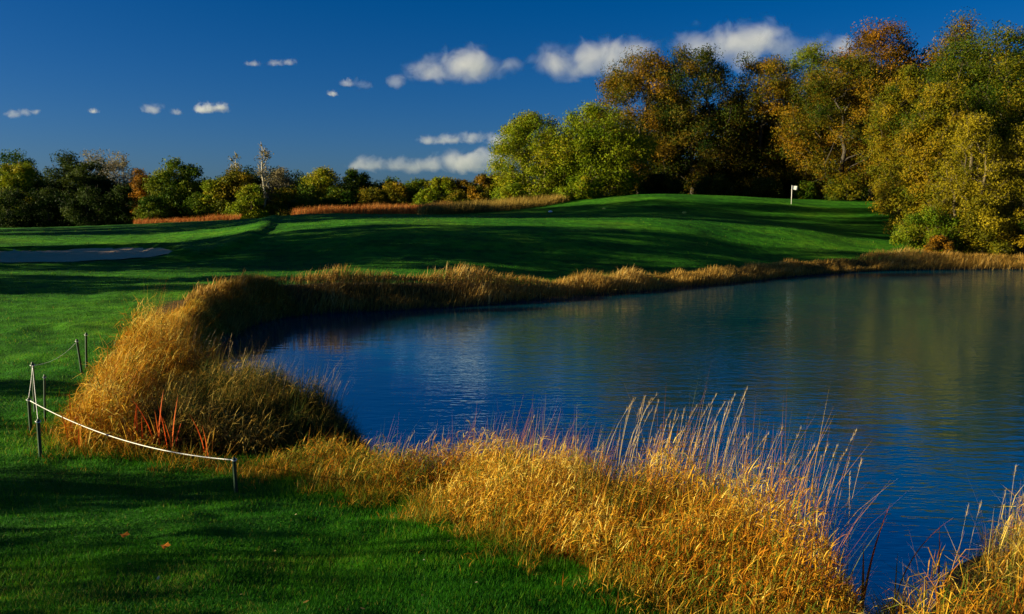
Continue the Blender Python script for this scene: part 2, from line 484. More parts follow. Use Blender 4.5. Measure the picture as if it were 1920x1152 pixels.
# ------------------------------------------------------------------ blades (grass, reeds)
def blades(P, L, az, th0, kappa, w, K=3, tint=None, twist=None, flat_tip=0.12):
    """P base points, L length, az bend direction, th0 tilt at the base, kappa total bend, w width"""
    N = len(P)
    if twist is None: twist = rng.uniform(-0.9, 0.9, N)
    t = np.linspace(0, 1, K + 1)
    hor = np.stack([np.cos(az), np.sin(az), np.zeros(N)], -1)
    sid = np.stack([-np.sin(az) * np.cos(twist) + np.cos(az) * np.sin(twist) * 0.3, np.cos(az) * np.cos(twist) + np.sin(az) * np.sin(twist) * 0.3, np.sin(twist) * 0.6], -1)
    pos = np.zeros((N, K + 1, 3)); pos[:, 0] = P
    for k in range(K):
        th = th0 + kappa * (k + 0.5) / K
        step = hor * (np.sin(th) * L / K)[:, None]
        step[:, 2] = np.cos(th) * L / K
        pos[:, k + 1] = pos[:, k] + step
    prof = np.minimum(1.0, 1.3 * (1 - t) + flat_tip) * np.minimum(1, 0.55 + 2 * t)
    off = sid[:, None, :] * (w[:, None] * prof[None] * 0.5)[..., None]
    V = np.stack([pos[:, :K] - off[:, :K], pos[:, :K] + off[:, :K]], axis=2).reshape(N, -1, 3)
    V = np.concatenate([V, pos[:, K:K + 1]], axis=1)             # pointed tip
    nv = 2 * K + 1
    base = np.array([[2 * k, 2 * k + 1, 2 * k + 3, 2 * k + 2] for k in range(K - 1)]).reshape(-1, 4)
    st = np.arange(N) * nv
    Q = (base[None] + st[:, None, None]).reshape(-1, 4)
    T = np.stack([st + 2 * K - 2, st + 2 * K - 1, st + 2 * K], -1)
    ti = np.repeat(tint if tint is not None else rng.random(N), nv)
    return V.reshape(-1, 3), Q, T, ti

def join(parts):
    V, Q, T, I = [], [], [], []
    o = 0
    for v, q, t, i in parts:
        V.append(v); Q.append(np.asarray(q) + o); T.append(np.asarray(t) + o); I.append(i); o += len(v)
    return np.concatenate(V), np.concatenate(Q), np.concatenate(T), np.concatenate(I)

blade_mat('lawn_blades', [(0.0, (0.008, 0.070, 0.003)), (0.35, (0.030, 0.17, 0.003)), (0.7, (0.085, 0.25, 0.005)), (0.9, (0.17, 0.26, 0.012)), (1.0, (0.28, 0.24, 0.05))],
          transl=0.4, noise_scale=0.5, noise_amt=0.3)
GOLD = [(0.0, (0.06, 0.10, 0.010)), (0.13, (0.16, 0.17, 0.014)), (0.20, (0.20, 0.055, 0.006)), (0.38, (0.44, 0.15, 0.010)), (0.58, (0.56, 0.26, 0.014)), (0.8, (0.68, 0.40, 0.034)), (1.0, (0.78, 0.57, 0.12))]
blade_mat('golden_reed', GOLD, transl=0.3, noise_scale=1.3, noise_amt=0.22, rough=0.5)
blade_mat('dusky_reed', [(0.0, (0.02, 0.04, 0.008)), (0.3, (0.07, 0.085, 0.012)), (0.55, (0.20, 0.13, 0.02)), (0.8, (0.40, 0.22, 0.03)), (1.0, (0.6, 0.42, 0.10))], transl=0.3, noise_scale=0.9, noise_amt=0.2)
blade_mat('bank_reed', [(0.0, (0.04, 0.045, 0.012)), (0.25, (0.14, 0.10, 0.022)), (0.55, (0.36, 0.19, 0.035)), (0.8, (0.50, 0.29, 0.06)), (1.0, (0.58, 0.42, 0.15))], transl=0.3, noise_scale=0.35, noise_amt=0.25)
blade_mat('rust_grass', [(0.0, (0.20, 0.055, 0.018)), (0.4, (0.36, 0.10, 0.022)), (0.8, (0.46, 0.19, 0.04)), (1.0, (0.5, 0.3, 0.08))], transl=0.3, noise_scale=0.08, noise_amt=0.3)
blade_mat('tan_grass', [(0.0, (0.07, 0.075, 0.018)), (0.4, (0.24, 0.15, 0.03)), (0.8, (0.38, 0.25, 0.05)), (1.0, (0.45, 0.33, 0.1))], transl=0.3, noise_scale=0.10, noise_amt=0.3)
blade_mat('rust_leaf', [(0.0, (0.55, 0.06, 0.012)), (0.5, (0.60, 0.15, 0.02)), (1.0, (0.6, 0.38, 0.05))], transl=0.4)

def sample_poly(poly, n):
    lo, hi = poly.min(0), poly.max(0)
    out = np.zeros((0, 2))
    while len(out) < n:
        p = rng.uniform(lo, hi, (n * 2, 2))
        out = np.concatenate([out, p[inside(poly, p[:, 0], p[:, 1])]])
    return out[:n]

def reed_zone(name, label, poly, n_leaf, n_stem, hfun, mat, wl=(0.006, 0.011), ll=(0.14, 0.36), tint_mid=0.55, lean=(0.6, 0.35), K=2, green=0.14, tail=False):
    # leaves hung through the height of the stand
    p = sample_poly(poly, n_leaf)
    d = dist_line(poly, p[:, 0], p[:, 1], True)
    z0 = height(p[:, 0], p[:, 1])
    H = hfun(p[:, 0], p[:, 1]) * np.clip(0.35 + d / 0.55, 0.35, 1) * rng.uniform(0.7, 1.12, n_leaf) * (0.40 + 1.2 * fbm(p[:, 0] * 2.0, p[:, 1] * 2.0, 2))
    hf = rng.random(n_leaf) ** 0.8
    P = np.column_stack([p, np.maximum(z0, 0) + H * hf * 0.93])
    # clumping: pull towards tuft centres
    cz = fbm(p[:, 0] * 1.9, p[:, 1] * 1.9, 2)
    az = rng.uniform(0, 2 * math.pi, n_leaf)
    az = np.where(rng.random(n_leaf) < 0.2, rng.normal(lean[0], 0.7, n_leaf), az)
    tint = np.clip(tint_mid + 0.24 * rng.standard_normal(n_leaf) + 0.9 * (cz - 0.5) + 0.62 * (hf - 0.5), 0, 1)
    gz_ = fbm(p[:, 0] * 1.1 + 31, p[:, 1] * 1.1, 2)
    if tail: green = green + 0.22 * (1 - smooth01((p[:, 0] + 1.4) / 1.1)) + 0.35 * np.exp(-dist_line(LAWN_EDGE, p[:, 0], p[:, 1]) / 0.18)
    tint = np.where(rng.random(n_leaf) < green + 0.9 * np.clip(gz_ - 0.58, 0, 1), rng.uniform(0, 0.17, n_leaf), tint)
    A = blades(P, rng.uniform(*ll, n_leaf), az, rng.uniform(0.1, 1.5, n_leaf), rng.uniform(0.2, 2.6, n_leaf), rng.uniform(*wl, n_leaf), K, tint)
    # upright stems
    p = sample_poly(poly, n_stem)
    d = dist_line(poly, p[:, 0], p[:, 1], True)
    z0 = height(p[:, 0], p[:, 1])
    H = hfun(p[:, 0], p[:, 1]) * np.clip(0.35 + d / 0.55, 0.35, 1) * rng.uniform(0.7, 1.6, n_stem) * (0.40 + 1.2 * fbm(p[:, 0] * 2.0, p[:, 1] * 2.0, 2))
    B = blades(np.column_stack([p, np.maximum(z0, -0.05)]), H, rng.normal(lean[0], 0.9, n_stem), rng.uniform(0, lean[1], n_stem), rng.uniform(0.0, 0.7, n_stem),
               rng.uniform(0.6, 1.0, n_stem) * wl[0], 3, np.clip(tint_mid - 0.04 + 0.25 * rng.standard_normal(n_stem), 0, 1))
    Vv, Qq, Tt, It = join([A, B])
    return tag(mk(name, Vv, Qq, Tt, MATS[mat], {'tint': It}), label, 'reeds', kind='stuff')

def h_front(x, y):
    hh = 0.78 + 0.75 * (fbm(x * 1.3 + 3, y * 1.3, 3) - 0.5)
    hh = hh * (0.52 + 0.48 * smooth01((x + 1.3) / 1.5)) * np.where(x > 2.0, 1 - 0.25 * smooth01((x - 2.0) / 0.9), 1)
    return hh * (1 - 0.42 * smooth01((y + 0.55 * x - 8.0) / 2.0))
def h_right(x, y): return 0.66 + 0.35 * (fbm(x * 1.1, y * 1.1, 2) - 0.5)
def h_inlet(x, y): return (0.68 + 0.9 * (fbm(x * 1.4 + 7, y * 1.4, 3) - 0.5)) * (1 - 0.3 * smooth01((12.2 - y) / 1.5))
def h_left(x, y): return (0.85 + 0.9 * (fbm(x * 1.0 + 11, y * 1.0, 3) - 0.5)) * (1 - 0.6 * smooth01((y - 14) / 10)) * (1 - 0.3 * smooth01((x + 0.22 * y + 3.6) / 1.2))

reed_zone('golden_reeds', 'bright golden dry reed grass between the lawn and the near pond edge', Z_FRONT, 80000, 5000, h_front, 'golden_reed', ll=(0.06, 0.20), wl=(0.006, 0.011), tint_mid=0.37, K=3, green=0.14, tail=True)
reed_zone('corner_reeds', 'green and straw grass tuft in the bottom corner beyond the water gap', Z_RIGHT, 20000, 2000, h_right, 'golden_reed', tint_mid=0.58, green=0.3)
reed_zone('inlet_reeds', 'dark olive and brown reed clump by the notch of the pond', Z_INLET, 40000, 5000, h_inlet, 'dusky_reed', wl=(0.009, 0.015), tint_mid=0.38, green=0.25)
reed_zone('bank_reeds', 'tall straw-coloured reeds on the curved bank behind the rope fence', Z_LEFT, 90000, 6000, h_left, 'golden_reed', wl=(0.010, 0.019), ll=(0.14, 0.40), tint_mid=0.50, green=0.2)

def fringe(name, label, line, n, spread, mat, tm):
    seg = np.linalg.norm(np.diff(line, axis=0), axis=1)
    k = rng.choice(len(seg), n, p=seg / seg.sum())
    e = line[k + 1] - line[k]
    nr = np.column_stack([e[:, 1], -e[:, 0]]); nr /= np.linalg.norm(nr, axis=1, keepdims=True)
    o = rng.normal(0, 1, n) * spread
    tuft = fbm(line[k, 0] * 2 + o * 3, line[k, 1] * 2 + rng.random(n) * 0.5, 2)
    p = line[k] + e * rng.random((n, 1)) + nr * o[:, None]
    keep = pond_sd(p[:, 0], p[:, 1]) > 0.1
    keep &= fbm(p[:, 0] * 2.6 + 5, p[:, 1] * 2.6, 2) > 0.36 + 0.12 * np.abs(o) / spread
    p, o = p[keep], o[keep]; n = len(p)
    L = (0.07 + 0.20 * np.exp(-np.abs(o) / (spread * 0.8))) * rng.uniform(0.5, 1.5, n)
    t = np.where(rng.random(n) < 0.55, rng.uniform(0, 0.17, n), np.clip(tm + 0.2 * rng.standard_normal(n), 0, 1))
    A = blades(np.column_stack([p, height(p[:, 0], p[:, 1]) - 0.005]), L, rng.uniform(0, 6.28, n), rng.uniform(0, 0.8, n), rng.uniform(0.2, 1.6, n), rng.uniform(0.005, 0.010, n), 2, t)
    return tag(mk(name, *A[:3], MATS[mat], {'tint': A[3]}), label, 'grass', kind='stuff')
fringe('fringe_grass', 'mixed green and straw grass where the golden reeds meet the lawn', LAWN_EDGE, 17000, 0.34, 'golden_reed', 0.6)
fringe('gap_grass', 'low dark grass in the gap before the corner tuft', np.array([(1.9, 4.8), (2.4, 5.1), (2.8, 5.5), (3.1, 5.9)]), 6000, 0.3, 'golden_reed', 0.4)
fringe('rope_side_grass', 'dim rough grass along the foot of the reeds behind the rope', np.array([(-2.6, 9.9), (-3.4, 9.65), (-4.6, 9.95), (-5.9, 10.2), (-6.6, 12.1), (-7.6, 15.3), (-9.2, 20.9)]), 14000, 0.34, 'golden_reed', 0.5)

# far bank: a narrow belt of reeds following the shore
def shore_belt(name, label, t0, t1, n, hgt, width, mat, tm):
    pts = POND
    seg = np.array([k for k in range(len(pts)) if t0(pts[k]) ])
    P0 = pts[seg]; P1 = pts[(seg + 1) % len(pts)]
    ln = np.linalg.norm(P1 - P0, axis=1)
    k = rng.choice(len(seg), n, p=ln / ln.sum())
    u = rng.random((n, 1))
    e = P1[k] - P0[k]
    nrm = np.column_stack([e[:, 1], -e[:, 0]]); nrm /= np.linalg.norm(nrm, axis=1, keepdims=True)
    off = rng.uniform(-0.15, 1.0, (n, 1)) * width
    p = P0[k] + e * u + nrm * off
    z0 = np.maximum(height(p[:, 0], p[:, 1]), -0.05)
    nz = fbm(p[:, 0] * 0.5, p[:, 1] * 0.5, 3)
    H = hgt * (0.10 + 1.8 * nz) * rng.uniform(0.6, 1.1, n)
    hf = rng.random(n)
    az = rng.normal(0.3, 1.0, n)
    A = blades(np.column_stack([p, z0 + H * hf * 0.55]), H * (1 - 0.45 * hf), az, rng.uniform(0, 0.5, n), rng.uniform(0.2, 1.3, n), rng.uniform(0.018, 0.04, n), 2,
               np.clip(tm + 0.2 * rng.standard_normal(n) + 0.5 * (nz - 0.5), 0, 1))
    return tag(mk(name, *A[:3], MATS[mat], {'tint': A[3]}), label, 'reeds', kind='stuff')
shore_belt('shore_reeds', 'straw and brown reeds along the far bank of the pond', lambda p: (p[1] > 30.5 and p[0] < 50) or (p[0] < -5.5 and p[1] > 26), None, 52000, 0.60, 1.4, 'bank_reed', 0.56)

# rough grass behind the fairway
def field_grass(name, label, px_poly, n, L, w, mat, tm=0.5, wind=0.3):
    P = np.array([at(*a)[:2] for a in px_poly])
    p = sample_poly(P, n)
    z = height(p[:, 0], p[:, 1])
    nz = fbm(p[:, 0] * 0.4, p[:, 1] * 0.4, 2)
    A = blades(np.column_stack([p, z]), L * (0.5 + nz) * rng.uniform(0.6, 1.2, n), rng.normal(wind, 1.0, n), rng.uniform(0, 0.4, n), rng.uniform(0.1, 0.9, n),
               rng.uniform(0.6, 1.2, n) * w, 2, np.clip(tm + 0.25 * rng.standard_normal(n) + 0.4 * (nz - 0.5), 0, 1))
    return tag(mk(name, *A[:3], MATS[mat], {'tint': A[3]}), label, 'grass', kind='stuff')
field_grass('rust_grass', 'rust orange tall grass strip along the ridge behind the fairway', [(552, 402, 82), (845, 402, 84), (845, 398, 93), (545, 402, 93)], 15000, 1.0, 0.05, 'rust_grass')
field_grass('tan_grass', 'golden tan tall grass strip below the lime green trees', [(780, 402, 77), (1060, 385, 93), (1080, 380, 98), (820, 395, 94)], 14000, 1.05, 0.05, 'tan_grass')
field_grass('russet_grass', 'russet weeds at the foot of the wood above the bunker', [(250, 430, 94), (450, 415, 92), (450, 415, 98), (250, 425, 102)], 5000, 0.75, 0.05, 'rust_grass', 0.4)

# lawn blades: thick near the camera, thinning with distance
def lawn():
    N = 600000
    u = rng.uniform(1 / 75.0, 1 / 3.4, N)
    r = 1 / u
    a = np.radians(rng.uniform(-36, 36, N))
    x, y = np.sin(a) * r, np.cos(a) * r
    ok = pond_sd(x, y) > 1.5 + 0.8 * fbm(x * 0.8, y * 0.8, 2) * (y > 14)
    x, y, r = x[ok], y[ok], r[ok]
    ok = ~inside(Z_FRONT, x, y) & ~inside(Z_INLET, x, y) & ~inside(Z_LEFT, x, y) & ~inside(Z_RIGHT, x, y) & ~inside(BUNKER, x, y)
    x, y, r = x[ok], y[ok], r[ok]
    N = len(x)
    z = height(x, y)
    patch = fbm(x * 0.5, y * 0.9, 3)
    edge = np.minimum(dist_line(LAWN_EDGE, x, y), dist_line(Z_LEFT[:6], x, y))
    e = np.exp(-np.maximum(edge, 0) / 0.35)
    L = (0.016 + 0.034 * patch + 0.0011 * r) * rng.uniform(0.6, 1.4, N) * (1 + 2.2 * e)
    w = 0.0030 + 0.0009 * r + 0.0015 * rng.random(N)
    tint = np.clip(0.36 + 0.2 * rng.standard_normal(N) + 1.3 * (patch - 0.5) + 0.25 * e, 0, 1)
    dry = fbm(x * 1.7 + 50, y * 1.7, 2)
    tint = np.where(rng.random(N) < 0.9 * np.clip(dry - 0.55, 0, 1), rng.uniform(0.75, 1, N), tint)
    tint = np.where(rng.random(N) < 0.03, rng.uniform(0.8, 1, N), tint)
    A = blades(np.column_stack([x, y, z - 0.004]), L, rng.uniform(0, 6.28, N), rng.uniform(0, 0.7, N), rng.uniform(0.0, 0.9, N), w, 1, tint, flat_tip=0.02)
    tag(mk('lawn_grass', *A[:3], MATS['lawn_blades'], {'tint': A[3]}), 'short mown green grass of the lawn and fairway', 'grass', kind='stuff')
lawn()

# ------------------------------------------------------------------ trees
for nm, a, b, c in [('lime', (0.07, 0.12, 0.003), (0.165, 0.205, 0.005), (0.27, 0.22, 0.007)),
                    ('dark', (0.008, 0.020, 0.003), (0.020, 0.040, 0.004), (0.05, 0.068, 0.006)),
                    ('green', (0.020, 0.055, 0.003), (0.062, 0.112, 0.004), (0.14, 0.15, 0.006)),
                    ('olive', (0.030, 0.058, 0.003), (0.120, 0.112, 0.004), (0.24, 0.155, 0.006)),
                    ('gold', (0.065, 0.070, 0.003), (0.18, 0.145, 0.005), (0.30, 0.225, 0.010)),
                    ('orange', (0.08, 0.048, 0.004), (0.20, 0.088, 0.005), (0.36, 0.155, 0.008)),
                    ('brown', (0.022, 0.046, 0.003), (0.095, 0.084, 0.004), (0.25, 0.125, 0.006)),
                    ('pale', (0.10, 0.09, 0.045), (0.19, 0.16, 0.08), (0.28, 0.22, 0.11)),
                    ('oak', (0.012, 0.030, 0.003), (0.042, 0.056, 0.004), (0.15, 0.088, 0.006))]:
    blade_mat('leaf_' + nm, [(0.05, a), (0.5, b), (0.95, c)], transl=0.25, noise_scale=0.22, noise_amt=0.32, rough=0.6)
plain_mat('bark_dark', (0.030, 0.024, 0.018), (0.075, 0.06, 0.045), 5, 0.9, 0.4, stretch=(1, 1, 0.25))
plain_mat('bark_tan', (0.06, 0.045, 0.025), (0.13, 0.10, 0.055), 5, 0.9, 0.4, stretch=(1, 1, 0.25))
plain_mat('bark_pale', (0.25, 0.22, 0.17), (0.42, 0.39, 0.33), 5, 0.85, 0.3, stretch=(1, 1, 0.3))

def grow(H, W, hb, nclump, nleaf, leaf, seed, stems=1, rc_mul=1.0, trunk_top=0.6, shape='round', r_trunk=None, depth=1.0, lean=0.0, min_r=0.02, tint_mid=0.45, tint_var=0.22):
    """skeleton and leaves of one tree, base at the origin; W full crown width, hb height fraction where the crown begins"""
    g = np.random.default_rng(seed)
    # clump centres inside a lumpy envelope
    c = []
    lobes = [(g.uniform(0, 6.28), g.uniform(-0.8, 0.8), g.uniform(0.12, 0.3)) for _ in range(7)]
    while len(c) < nclump:
        h = g.uniform(0, 1); a = g.uniform(0, 2 * math.pi)
        if shape == 'round': pr = math.sqrt(max(0, 1 - (2 * h - 1) ** 2)) ** 0.8
        elif shape == 'dome': pr = max(0, 1 - h ** 2.4) ** 0.6 * (0.75 + 0.25 * min(1, h * 3))
        elif shape == 'tall': pr = max(0, math.sin(math.pi * min(1, 0.12 + 0.88 * h))) ** 0.7
        else: pr = max(0.0, 1 - h) ** 0.7
        q = 1.0
        for la, lh, lw in lobes:
            da = math.cos(a - la)
            q += lw * max(0, da) ** 4 * math.exp(-((2 * h - 1 - lh) / 0.35) ** 2)
        q -= 0.22
        f = g.random() ** (1 / 3.0)
        r = pr * q * f * W / 2
        if g.random() > pr * 0.9 + 0.12: continue
        c.append((math.cos(a) * r + lean * h * H * 0.2, math.sin(a) * r * depth, H * (hb + (1 - hb) * h * (0.92 + 0.10 * g.random()))))
    c = np.array(c)
    vol = 4 / 3 * math.pi * (W / 2) ** 2 * (H * (1 - hb) / 2)
    rc = rc_mul * 0.74 * (vol / nclump) ** (1 / 3)
    # keep the whole crown inside H
    c[:, 2] = np.minimum(c[:, 2], H - rc * 0.55)
    # skeleton
    pos, par = [], []
    for s in range(stems):
        sx = 0 if stems == 1 else math.cos(6.28 * s / stems + 0.5) * W * 0.06
        sy = 0 if stems == 1 else math.sin(6.28 * s / stems + 0.5) * W * 0.06
        prev = -1; k = 8
        dx, dy = (g.normal(0, 0.02), g.normal(0, 0.02)) if stems == 1 else (sx / W * 3.5, sy / W * 3.5)
        for q in range(k):
            t = q / (k - 1)
            pos.append(np.array([sx + (dx + lean * 0.15) * H * trunk_top * t + g.normal(0, 0.008) * H * (t > 0), sy + dy * H * trunk_top * t + g.normal(0, 0.008) * H * (t > 0), H * trunk_top * t - (0.25 if q == 0 else 0)]))
            par.append(prev); prev = len(pos) - 1
    order = np.argsort(np.linalg.norm(c[:, :2], axis=1) + 0.3 * np.abs(c[:, 2] - H * 0.5))
    tips = []
    for ci in order:
        P = np.array(pos)
        d = np.linalg.norm(P - c[ci], axis=1)
        hd = np.linalg.norm(P[:, :2] - c[ci, :2], axis=1)
        cost = d + 1.3 * np.maximum(0, P[:, 2] - c[ci, 2] + 0.35 * hd)
        cost[P[:, 2] < 0.12 * H * min(1, hb + 0.3)] += 2
        b = int(np.argmin(cost))
        a0 = pos[b]; m = 3 if d[b] > W * 0.1 else 2
        prev = b
        for q in range(1, m + 1):
            t = q / m
            w = a0 + (c[ci] - a0) * t + (g.normal(0, 0.06, 3) * d[b] if q < m else 0)
            w = w + np.array([0, 0, 0.10 * d[b] * math.sin(math.pi * t)])
            pos.append(w); par.append(prev); prev = len(pos) - 1
        tips.append(prev)
    pos = np.array(pos); par = np.array(par)
    cnt = np.zeros(len(pos)); cnt[tips] = 1
    for k in range(len(pos) - 1, -1, -1):
        if par[k] >= 0: cnt[par[k]] += cnt[k]
    rt = r_trunk or 0.013 * H + 0.010 * W
    rad = np.maximum(min_r, rt * (np.maximum(cnt, 0.6) / (nclump / stems)) ** 0.5)
    rad = np.minimum(rad, rt)
    k = np.where(par >= 0)[0]
    # twigs fanning out at each tip
    tw0 = np.repeat(pos[tips], 3, axis=0)
    tw1 = tw0 + norm(g.normal(0, 1, tw0.shape) + np.array([0, 0, 0.5]) + 0.9 * norm(tw0 - np.array([0, 0, H * 0.45]))) * rc * g.uniform(0.6, 1.1, (len(tw0), 1))
    SV, SQ = tubes(np.concatenate([pos[par[k]], tw0]), np.concatenate([pos[k], tw1]), np.concatenate([np.minimum(rad[par[k]], rad[k] * 1.5), np.full(len(tw0), min_r)]),
                   np.concatenate([rad[k], np.full(len(tw0), min_r * 0.45)]), 4)
    # root flare
    # leaves
    per = max(1, nleaf // nclump)
    size = g.uniform(0.7, 1.35, nclump)
    N = per * nclump
    ci = np.repeat(np.arange(nclump), per)
    dv = norm(g.normal(0, 1, (N, 3)))
    rad_l = (g.random(N) ** 0.55)[:, None]
    lp = c[ci] + dv * rad_l * rc * size[ci][:, None] * np.array([1.1, 1.1, 0.8])
    lp[:, 2] = np.maximum(lp[:, 2], 0.12)
    nrm = norm(g.normal(0, 0.75, (N, 3)) + 1.0 * dv + np.array([0, 0, 0.3]))
    t1 = norm(np.cross(nrm, g.normal(0, 1, (N, 3))))
    t2 = np.cross(nrm, t1)
    sz = leaf * g.uniform(0.6, 1.35, (N, 1))
    LV = np.stack([lp - t1 * sz * 0.5 + t2 * sz * 0.26, lp - t1 * sz * 0.35 - t2 * sz * 0.34, lp + t1 * sz * 0.62 + nrm * sz * 0.1], axis=1).reshape(-1, 3)
    LQ = np.arange(N * 3).reshape(-1, 3)
    ct = np.clip(tint_mid + tint_var * g.standard_normal(nclump), 0, 1)
    lt = np.clip(ct[ci] + 0.14 * g.standard_normal(N), 0, 1)
    return SV, SQ, LV, LQ, np.repeat(lt, 3)

def plant(name, label, cat, X, Y, H, W, hb, pal, nclump, nleaf, leaf, seed, bark='bark_dark', group=None, **kw):
    SV, SQ, LV, LQ, lt = grow(H, W, hb, nclump, nleaf, leaf, seed, **kw)
    root = empty(name, (X, Y, hz(X, Y) - 0.03))
    tag(root, label, cat, group)
    mk('trunk', SV, SQ, None, MATS[bark], None, root, smooth=True)
    mk('crown', LV, None, LQ, MATS['leaf_' + pal], {'tint': lt}, root)
    return root

def ptree(name, label, px, top, Y, wpx, hb, pal, nclump, nleaf, leaf, seed, cat='tree', **kw):
    p = at(px, top, Y)
    zb = hz(p[0], Y)
    return plant(name, label, cat, p[0], Y, p[2] - zb, wpx * px_m(Y), hb, pal, nclump, nleaf, leaf, seed, **kw)

def copy_tree(src, label, loc, rz, s, group=None):
    r = src.copy(); col.objects.link(r)
    r.location = loc; r.rotation_euler = (0, 0, rz); r.scale = (s[0], s[0], s[1])
    r['label'] = label
    if group: r['group'] = group
    for ch in src.children:
        c2 = ch.copy(); col.objects.link(c2); c2.parent = r
    return r

# --- the wood on the far left, one tree after another
G1 = 'trees of the wood behind the bunker'
LT = [
 ('shade_tree', 'grey-green loose-topped tree at the left edge of the picture, behind a yellow-green one', 18, 283, 128, 92, 0.15, 'green', 60, 7000, 0.34, 11, dict(tint_mid=0.3)),
 ('shade_tree', 'yellow-green rounded tree in front, at the left edge of the wood', 32, 308, 112, 74, 0.05, 'lime', 60, 8000, 0.32, 12, dict(tint_mid=0.5)),
 ('shade_tree', 'dark green pointed-topped tree between the yellow-green and the pale trees', 122, 286, 122, 78, 0.05, 'dark', 60, 8000, 0.34, 13, dict(tint_mid=0.6, shape='tall')),
 ('shade_tree', 'dark green round tree just before the pale bare-branched pair', 168, 300, 118, 64, 0.05, 'dark', 50, 7000, 0.34, 14, dict(tint_mid=0.55)),
 ('pale_tree', 'thin pale grey tree showing sky through its top, behind dark green tree', 178, 281, 130, 62, 0.25, 'pale', 46, 2600, 0.28, 15, dict(bark='bark_pale', tint_mid=0.45, rc_mul=1.1)),
 ('pale_tree', 'pale tan feathery tree with fine branches next to the orange tree', 222, 285, 126, 64, 0.2, 'pale', 60, 4200, 0.26, 16, dict(bark='bark_pale', shape='dome', tint_mid=0.6)),
 ('maple_tree', 'small bright orange tree beside the big rounded green tree', 268, 313, 112, 48, 0.1, 'orange', 40, 6000, 0.30, 17, dict(tint_mid=0.55, shape='dome')),
 ('shade_tree', 'big rounded green tree right of the orange tree in the wood', 330, 297, 108, 98, 0.04, 'green', 90, 13000, 0.32, 18, dict(tint_mid=0.6, shape='dome')),
 ('shade_tree', 'low dark green tree in the dip beside the big rounded green tree', 386, 344, 124, 56, 0.02, 'dark', 40, 5000, 0.34, 19, dict()),
 ('shade_tree', 'narrow yellow-olive tree standing before the thin tall poplars', 404, 328, 104, 46, 0.03, 'lime', 44, 6500, 0.30, 20, dict(tint_mid=0.55, shape='tall')),
 ('shade_tree', 'broad brown-olive tree at the foot of the thin tall poplars', 444, 316, 104, 74, 0.03, 'olive', 60, 7000, 0.30, 21, dict(tint_mid=0.5, shape='dome')),
 ('poplar_tree', 'thin leafless poplar with a few yellow leaves, shorter of the two', 440, 284, 107, 34, 0.3, 'gold', 26, 420, 0.26, 22, dict(bark='bark_pale', shape='tall', trunk_top=0.9, min_r=0.035, r_trunk=0.12)),
 ('poplar_tree', 'tallest thin white leafless poplar rising above the far wood', 493, 258, 103, 36, 0.25, 'pale', 34, 420, 0.24, 23, dict(bark='bark_pale', shape='tall', trunk_top=0.95, min_r=0.035, r_trunk=0.15)),
 ('pale_tree', 'grey-tan thinning tree just right of the tallest white poplar', 522, 314, 108, 62, 0.05, 'pale', 56, 5000, 0.27, 24, dict(bark='bark_pale', tint_mid=0.3, shape='dome')),
 ('shade_tree', 'bright yellow-green round tree above the rust orange grass', 602, 314, 118, 82, 0.05, 'lime', 70, 9500, 0.31, 25, dict(tint_mid=0.7, shape='dome')),
 ('shade_tree', 'mid green round tree right of the bright yellow-green one', 664, 315, 119, 70, 0.05, 'green', 66, 9000, 0.31, 26, dict(tint_mid=0.6, shape='dome')),
 ('shade_tree', 'small grey-green tree in the gap below the low cloud', 720, 332, 122, 56, 0.05, 'green', 40, 4500, 0.31, 27, dict(tint_mid=0.5)),
 ('shade_tree', 'low orange-green bushy tree in front of the grey-green ones', 738, 342, 115, 58, 0.02, 'olive', 44, 6500, 0.29, 28, dict(tint_mid=0.65, shape='dome')),
 ('shade_tree', 'grey-green tree behind the low orange-green bushy tree', 778, 336, 118, 56, 0.04, 'green', 44, 5500, 0.30, 29, dict(tint_mid=0.5)),
 ('shade_tree', 'small yellow-green tree behind the golden tan grass', 828, 333, 117, 54, 0.04, 'lime', 44, 6000, 0.30, 30, dict(tint_mid=0.5)),
 ('shade_tree', 'small dark olive tree left of the brown rounded one', 868, 338, 117, 46, 0.04, 'oak', 40, 5500, 0.30, 31, dict(tint_mid=0.6)),
 ('maple_tree', 'brown rounded tree at the right end of the low wood', 906, 328, 116, 50, 0.02, 'brown', 46, 6500, 0.29, 32, dict(tint_mid=0.6, shape='dome')),
 ('shade_tree', 'dusky brown-green tree last in the low wood, before the gap', 934, 325, 118, 42, 0.04, 'oak', 40, 5000, 0.29, 33, dict(tint_mid=0.75)),
]
for nm, lab, px, top, Yd, w, hb, pal, nc, nl, lf, sd, kw in LT:
    ptree(nm, lab, px, top, Yd, w * (1.25 if 'poplar' not in nm else 1), hb, pal, int(nc * 1.4), int(nl * 1.8), lf * 0.86, sd, group=G1, **kw)

# dark bushes that fill the wood's foot
def bush(name, label, px, top, Y, w, pal, nleaf, seed, group=None, leaf=0.3, **kw):
    return ptree(name, label, px, top, Y, w, 0.0, pal, 55, int(nleaf * 1.8), leaf * 0.8, seed, cat='bush', shape='dome', trunk_top=0.4, group=group, **kw)
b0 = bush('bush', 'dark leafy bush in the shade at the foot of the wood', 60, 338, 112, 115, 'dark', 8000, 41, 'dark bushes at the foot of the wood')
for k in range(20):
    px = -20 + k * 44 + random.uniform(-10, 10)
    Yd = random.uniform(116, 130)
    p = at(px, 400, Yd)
    copy_tree(b0, 'dark leafy bush in the shade at the foot of the wood', (p[0], Yd, hz(p[0], Yd) - 0.03), random.uniform(0, 6.28), (random.uniform(0.8, 1.2), random.uniform(0.95, 1.3) * (1.08 if px < 560 else 0.78)))

